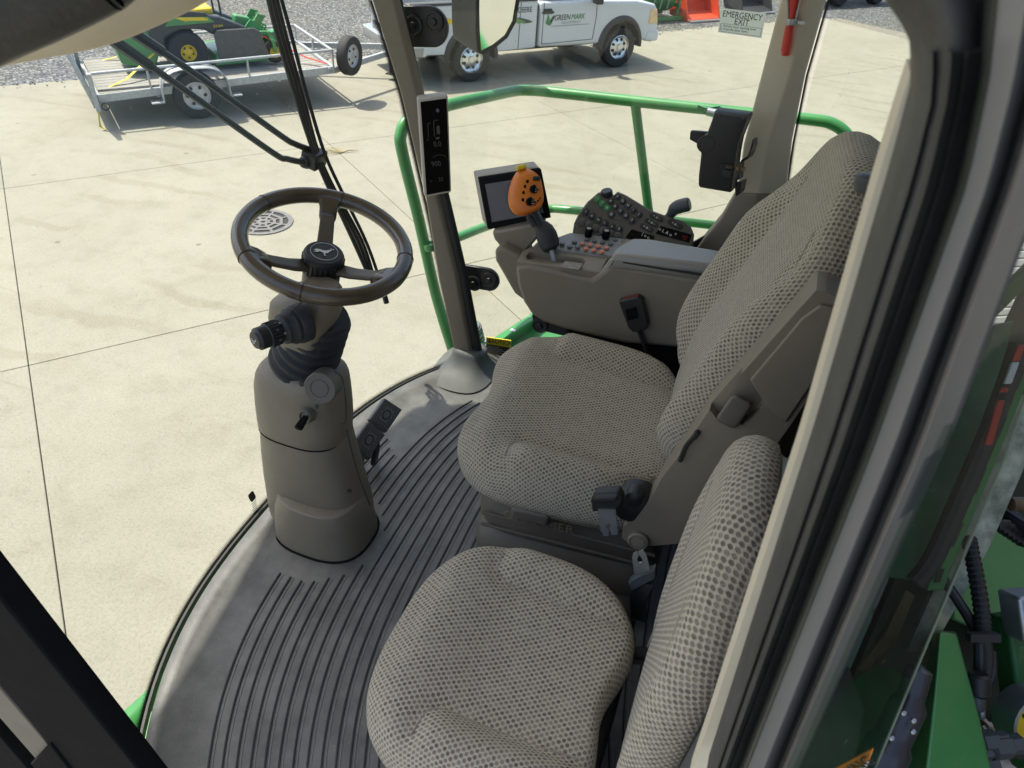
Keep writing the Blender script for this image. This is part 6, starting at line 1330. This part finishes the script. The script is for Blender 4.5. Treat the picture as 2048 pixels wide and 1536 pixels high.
# sewn seams along the creases
def seams(parent, xf_, A, B_, T, fn, lines, shp=None):
    for ln_ in lines:
        pts = []
        for x, y in ln_:
            a, b = x*A, y*B_
            if shp: a, b = shp(a, b)
            pts.append(xf_(a, b, T+fn(a, b, .5)+.0004))
        mb = MB(); mb.tube(spl(pts, 4), .0013, 6); build(mb, 'seam', M['seamcord'], parent)
M['seamcord'] = simple('seamcord', (.36, .31, .24), .95)
cl = [[(sg*.60, -.85+.1*k) for k in range(13)]+[(sg*.63, .44), (sg*.72, .47), (sg*.84, .48)] for sg in (-1, 1)]
seams(ds, lambda a, b, c: DS+sL_*a+sF_*b+V((0, 0, .345+c+.045*b)), .283, .252, .112, dtop, cl, dshape)
seams(ds, lambda a, b, c: BC+sL_*a+bU*b+bF*c, .272, .36, .105, btop, [[(sg*.56, -.85+.1*k) for k in range(16)] for sg in (-1, 1)], bshape)
# suspension base
rs = []
for z, k in ((.012, .90), (.02, .955), (.05, .985), (.09, .985), (.115, .955), (.125, .93), (.135, .955), (.16, 1.0), (.20, 1.0), (.225, .96), (.235, .925), (.245, .94), (.27, .97), (.305, .965), (.335, .93)):
    rs.append(sup(DS+V((-.025, .0, z)), .222*k, .258*k, 7., 56, sF_, sL_))
mb = MB(); mb.rings(rs); build(mb, 'suspension_base', M['plastic_dark'], ds, angle=60)
for k, z in enumerate((.262, .30)): mb = MB(); mb.tube([DS+V((-.025, 0, z))+sF_*x+sL_*(.258*.968) for x in (-.2, 0, .19)], .004, 6); build(mb, 'base_rib', M['plastic_dark'], ds)
tp = PY(1105, 1048, .012); text('embossed_name', 'GRAMMER', .034, PY(1078, 1040, .0)+sL_*.006, -sF_, V((0, 0, 1)), M['plastic'], ds, .001)
mb = MB(); mb.box(PY(1062, 1026, .01), (.085, .03, .035), (sF_, sL_, ZZ)); build(mb, 'adjuster_panel', M['plastic_dark'], ds, bevel=.008, seg=3)
mb = MB(); mb.box(DS+V((0, 0, .345)), (.36, .44, .03), (sF_, sL_, ZZ)); build(mb, 'seat_pan', M['black'], ds, bevel=.01)
# recliner cover on the near side
c5 = lambda X, Y: (1320+X*.3255, 480+Y*.3255)
out5 = [(1632, 580), (1652, 584), (1690, 602), (1700, 625), (1690, 660), (1648, 752), (1582, 850), (1530, 922), (1490, 985), (1440, 1045), (1385, 1085), (1310, 1092), (1262, 1092), (1244, 1076), (1246, 1052), (1270, 1040), (1300, 1000), (1322, 958), (1362, 906), (1418, 820), (1457, 776), (1515, 711), (1593, 623)]
yr = .045
def RC(px, py, e=0.): return PY(px, py, yr+e)
P5 = [RC(*p) for p in out5]; c_ = sum(P5, V((0, 0, 0)))/len(P5)
mb = MB(); mb.prism(P5, (0, -.065, 0)); rc = build(mb, 'side_cover', M['plastic'], ds, bevel=.012, seg=3, angle=15)
mb = MB(); rec = [(1448, 782), (1490, 764), (1532, 822), (1500, 858), (1482, 872), (1430, 862), (1412, 838)]
mb.prism([RC(*p, .03) for p in rec], (0, -.052, 0)); ctr = build(mb, 'cutter', M['plastic'])
rc.parent = None; rc.location = ds.location; cut(rc, ctr); rc.parent = ds; rc.location = (0, 0, 0)
mb = MB(); rs = []
kc0, kc1 = RC(1462, 838, -.022), RC(1478, 806, .022)
ka = V((-.05, 1, .12)).normalized(); ku_ = (RC(1485, 795)-RC(1452, 842)).normalized(); kv_ = ka.cross(ku_)
ring = [(-.032, -.014), (-.026, -.019), (.026, -.019), (.032, -.012), (.032, .012), (.026, .019), (-.026, .019), (-.032, .014)]
mb.rings([[RC(1468, 824, e)+ku_*a*s_+kv_*b*s_ for a, b in ring] for e, s_ in ((-.025, 1.), (.016, .97), (.021, .86))]); build(mb, 'recliner_knob', M['plastic_dark'], ds, bevel=.003)
mb = MB(); mb.prism([RC(*q) for q in ((1604, 632), (1640, 606), (1684, 616), (1676, 660), (1640, 742), (1572, 842), (1542, 820), (1500, 756))], (0, .007, 0)); build(mb, 'cover_ridge', M['plastic'], ds, bevel=.0065, seg=4)
mb = MB(); mb.tube(spl([RC(1396, 862, .004), RC(1390, 872, .004), RC(1372, 892, .004), RC(1360, 922, .004)], 5), [.003]+[.005]*6+[.004]*9, 6); build(mb, 'slot', M['print_k'], ds)
mb = MB(); mb.lathe([(.021, -.01), (.021, .010), (.018, .013), (.016, .013), (.0155, .010), (.014, .013), (.001, .0135)], RC(1278, 1077, .0), (0, 1, .1), 26); build(mb, 'pivot_cap', M['plastic'], ds)
# lap belt: retractor, tongue and the buckle on the far side
bt = thing('seat_belt', 'black lap belt retractor with bare metal tongue beside the driver cushion', 'seat belt', RC(1240, 1005, .02))
rb0 = PY(1266, 1016, .035); mb = MB(); mb.rings([sup(rb0+V((0, dy, 0))+V((.0, 0, dz)), a, b, 2.6, 24, sF_, V((0, 0, 1))) for dy, dz, a, b in ((-.05, 0, .034, .034), (-.005, 0, .037, .037), (.006, .0, .035, .035), (.010, 0, .026, .026))]); build(mb, 'retractor', M['black'], bt, bevel=.003)
mb = MB(); mb.rings([sup(PY(1268, 998, .04)+V((0, dy, 0)), a, b, 2.4, 20, sF_, V((0, 0, 1))) for dy, a, b in ((-.02, .018, .022), (.004, .017, .020), (.008, .010, .014))]); build(mb, 'reel_cap', M['black'], bt)
Wb = lambda px, py, e=0.: PY(px, py, .08+e)
mb = MB(); mb.prism([Wb(*p) for p in ((1181, 1002), (1190, 986), (1236, 983), (1246, 998), (1244, 1012), (1228, 1022), (1184, 1025))], (0, -.02, 0)); build(mb, 'belt_slider', M['black'], bt, bevel=.004, seg=3)
mb = MB(); mb.strip([Wb(1188, 996, .004), Wb(1236, 994, .004)], V((0, 0, 1)), V((0, 1, 0)), .016, .012); build(mb, 'webbing_roll', M['rubber'], bt, bevel=.005, seg=3)
mb = MB(); tongue = [(1196, 1020), (1231, 1020), (1234, 1058), (1236, 1060), (1234, 1070), (1222, 1070), (1221, 1063), (1218, 1058), (1222, 1053), (1221, 1048), (1216, 1046), (1211, 1049), (1211, 1054), (1215, 1058), (1217, 1062), (1217, 1072), (1206, 1072), (1205, 1065), (1201, 1062), (1199, 1040)]
mb.prism([Wb(*p, .003) for p in tongue], (0, -.003, 0)); build(mb, 'tongue', M['steel'], bt)
bk = thing('belt_buckle', 'black seat belt buckle with red button against the console side', 'buckle', PY(1270, 640, -.575))
Kb = lambda px, py, e=0.: PY(px, py, -.575+e)
mb = MB(); mb.prism([Kb(*p) for p in ((1236, 603), (1274, 594), (1284, 600), (1297, 650), (1292, 660), (1266, 666), (1256, 656))], (0, -.022, 0)); build(mb, 'buckle_body', M['black'], bk, bevel=.004, seg=3)
mb = MB(); mb.prism([Kb(1242, 600, -.004), Kb(1276, 592, -.004), Kb(1277, 596, -.004), Kb(1243, 604, -.004)], (0, -.014, 0)); build(mb, 'release_button', simple('dull_red', (.20, .03, .02), .5), bk, bevel=.002)
mb = MB(); mb.prism([Kb(1250, 618, .001), Kb(1272, 613, .001), Kb(1277, 636, .001), Kb(1256, 641, .001)], (0, .002, 0)); build(mb, 'buckle_panel', M['gloss'], bk, bevel=.001)
mb = MB(); mb.tube([Kb(1278, 660, -.01), Kb(1288, 685, -.012), Kb(1300, 720, -.015)], .007, 8, flat=(1, 1.6)); build(mb, 'stalk', M['black'], bk)
# ---------------------------------------------------------------- trainer's seat in the foreground
ns_ = thing('trainer_seat', 'smaller grey tan fabric fold-down seat in the foreground', 'seat', (.2, .385, 0))
NS = V((.196, .382, 0))
def ntop(a, b, s):
    x, y = abs(a)/.232, b/.215
    bol = .025*sstep(x, .50, .78)*(1-sstep(x, .92, 1.05))*(1-sstep(y, .15, .48)); cr = -.008*math.exp(-((x-.56)/.05)**2)*(1-sstep(y, .3, .5)); c2 = -.007*math.exp(-((y-.40)/.06)**2)*sstep(x, .5, .7)
    return bol+cr+c2+.012*sstep(y, .1, .6)-.035*sstep(y, .65, 1.05)-.012*math.exp(-(x/.5)**2)*math.exp(-((y+.2)/.6)**2)
def nshape(a, b):
    y = b/.215; x = a/.232
    if b < 0: b = b*(1-.20*math.exp(-((x-.1)/.5)**2)); a *= 1-.10*y*y
    return a, b
pillow('cushion', FAB, ns_, lambda a, b, c: NS+V((b, a, .325+c)), .232, .215, .105, ntop, 2.9, nshape)
nl = radians(3); nU = V((-sin(nl), 0, cos(nl))); nF = V((cos(nl), 0, sin(nl))); NC = V((-.095, .378, .652))
def nbt(a, b, s):
    x, y = abs(a)/.195, b/.29
    return .010*sstep(x, .5, .9)*(1-sstep(y, .0, .9))-.003*math.exp(-((x-.62)/.05)**2)*(1-sstep(y, .3, .7))
def nbs(a, b):
    y = b/.29; return a*(1-.18*sstep(y, .2, 1.)), b
pillow('backrest', FAB, ns_, lambda a, b, c: NC+V((0, a, 0))+nU*b+nF*c, .192, .305, .066, nbt, 2.9, nbs, matfn=None, nr=16)
mb = MB(); mb.rings([[NC+V((0, a*k, 0))+nU*(b*k)+nF*c for a, b in [(.174*math.copysign(abs(cos(t_))**.7, cos(t_))*(1-.18*sstep(sin(t_), .2, 1)), .29*math.copysign(abs(sin(t_))**.7, sin(t_))) for t_ in [2*pi*q/40 for q in range(40)]]] for c, k in ((-.035, .90), (-.025, .97), (.0, 1.0), (.02, 1.0))]); build(mb, 'back_shell', simple('shell_grey', (.34, .335, .32), .4, var=.04), ns_, angle=60)
seams(ns_, lambda a, b, c: NS+V((b, a, .325+c)), .232, .215, .105, ntop, [[(sg*.56, -.80+.1*k) for k in range(11)]+[(sg*.60, .36), (sg*.70, .40), (sg*.82, .41)] for sg in (-1, 1)], nshape)
seams(ns_, lambda a, b, c: NC+V((0, a, 0))+nU*b+nF*c, .192, .305, .066, nbt, [[(sg*.62, -.85+.1*k) for k in range(15)] for sg in (-1, 1)], nbs)
mb = MB(); mb.prism([V((.05, .20, .0)), V((.34, .20, .0)), V((.34, .20, .30)), V((.05, .20, .30))], (0, .36, 0)); build(mb, 'pedestal', M['black'], ns_, bevel=.02)
mb = MB(); mb.box(NS+V((-.02, 0, .315)), (.34, .38, .03)); build(mb, 'seat_pan', M['black'], ns_, bevel=.01)
for yy in (.24, .53): mb = MB(); mb.strip([V((.03, yy, .32)), V((-.06, yy, .36)), V((-.10, yy, .52))], V((0, 1, 0)), V((.7, 0, .7)), .03, .02); build(mb, 'hinge_arm', M['black'], ns_, bevel=.004)
b2 = thing('seat_belt', 'bare metal belt tongue and black slider tucked behind the foreground seat', 'seat belt', PY(1285, 1140, .16))
Q2 = lambda px, py, e=0.: PY(px, py, .17+e)
mb = MB(); tg2 = [(1269, 1150), (1264, 1115), (1266, 1108), (1273, 1104), (1277, 1112), (1274, 1120), (1277, 1126), (1283, 1126), (1285, 1119), (1281, 1113), (1275, 1108), (1276, 1105), (1286, 1100), (1292, 1108), (1300, 1140)]
mb.prism([Q2(*p, .003) for p in tg2], (0, -.003, 0)); build(mb, 'tongue', M['steel'], b2)
mb = MB(); mb.prism([Q2(*p) for p in ((1256, 1166), (1266, 1158), (1310, 1138), (1312, 1158), (1268, 1182), (1262, 1182))], (0, -.016, 0)); build(mb, 'belt_slider', M['bluegrey'], b2, bevel=.003)
mb = MB(); mb.strip([Q2(1290, 1165, -.005), Q2(1275, 1195, -.01), Q2(1278, 1240, -.02)], V((1, 0, 0)), V((0, 1, 0)), .03, .004); build(mb, 'webbing', M['rubber'], b2)
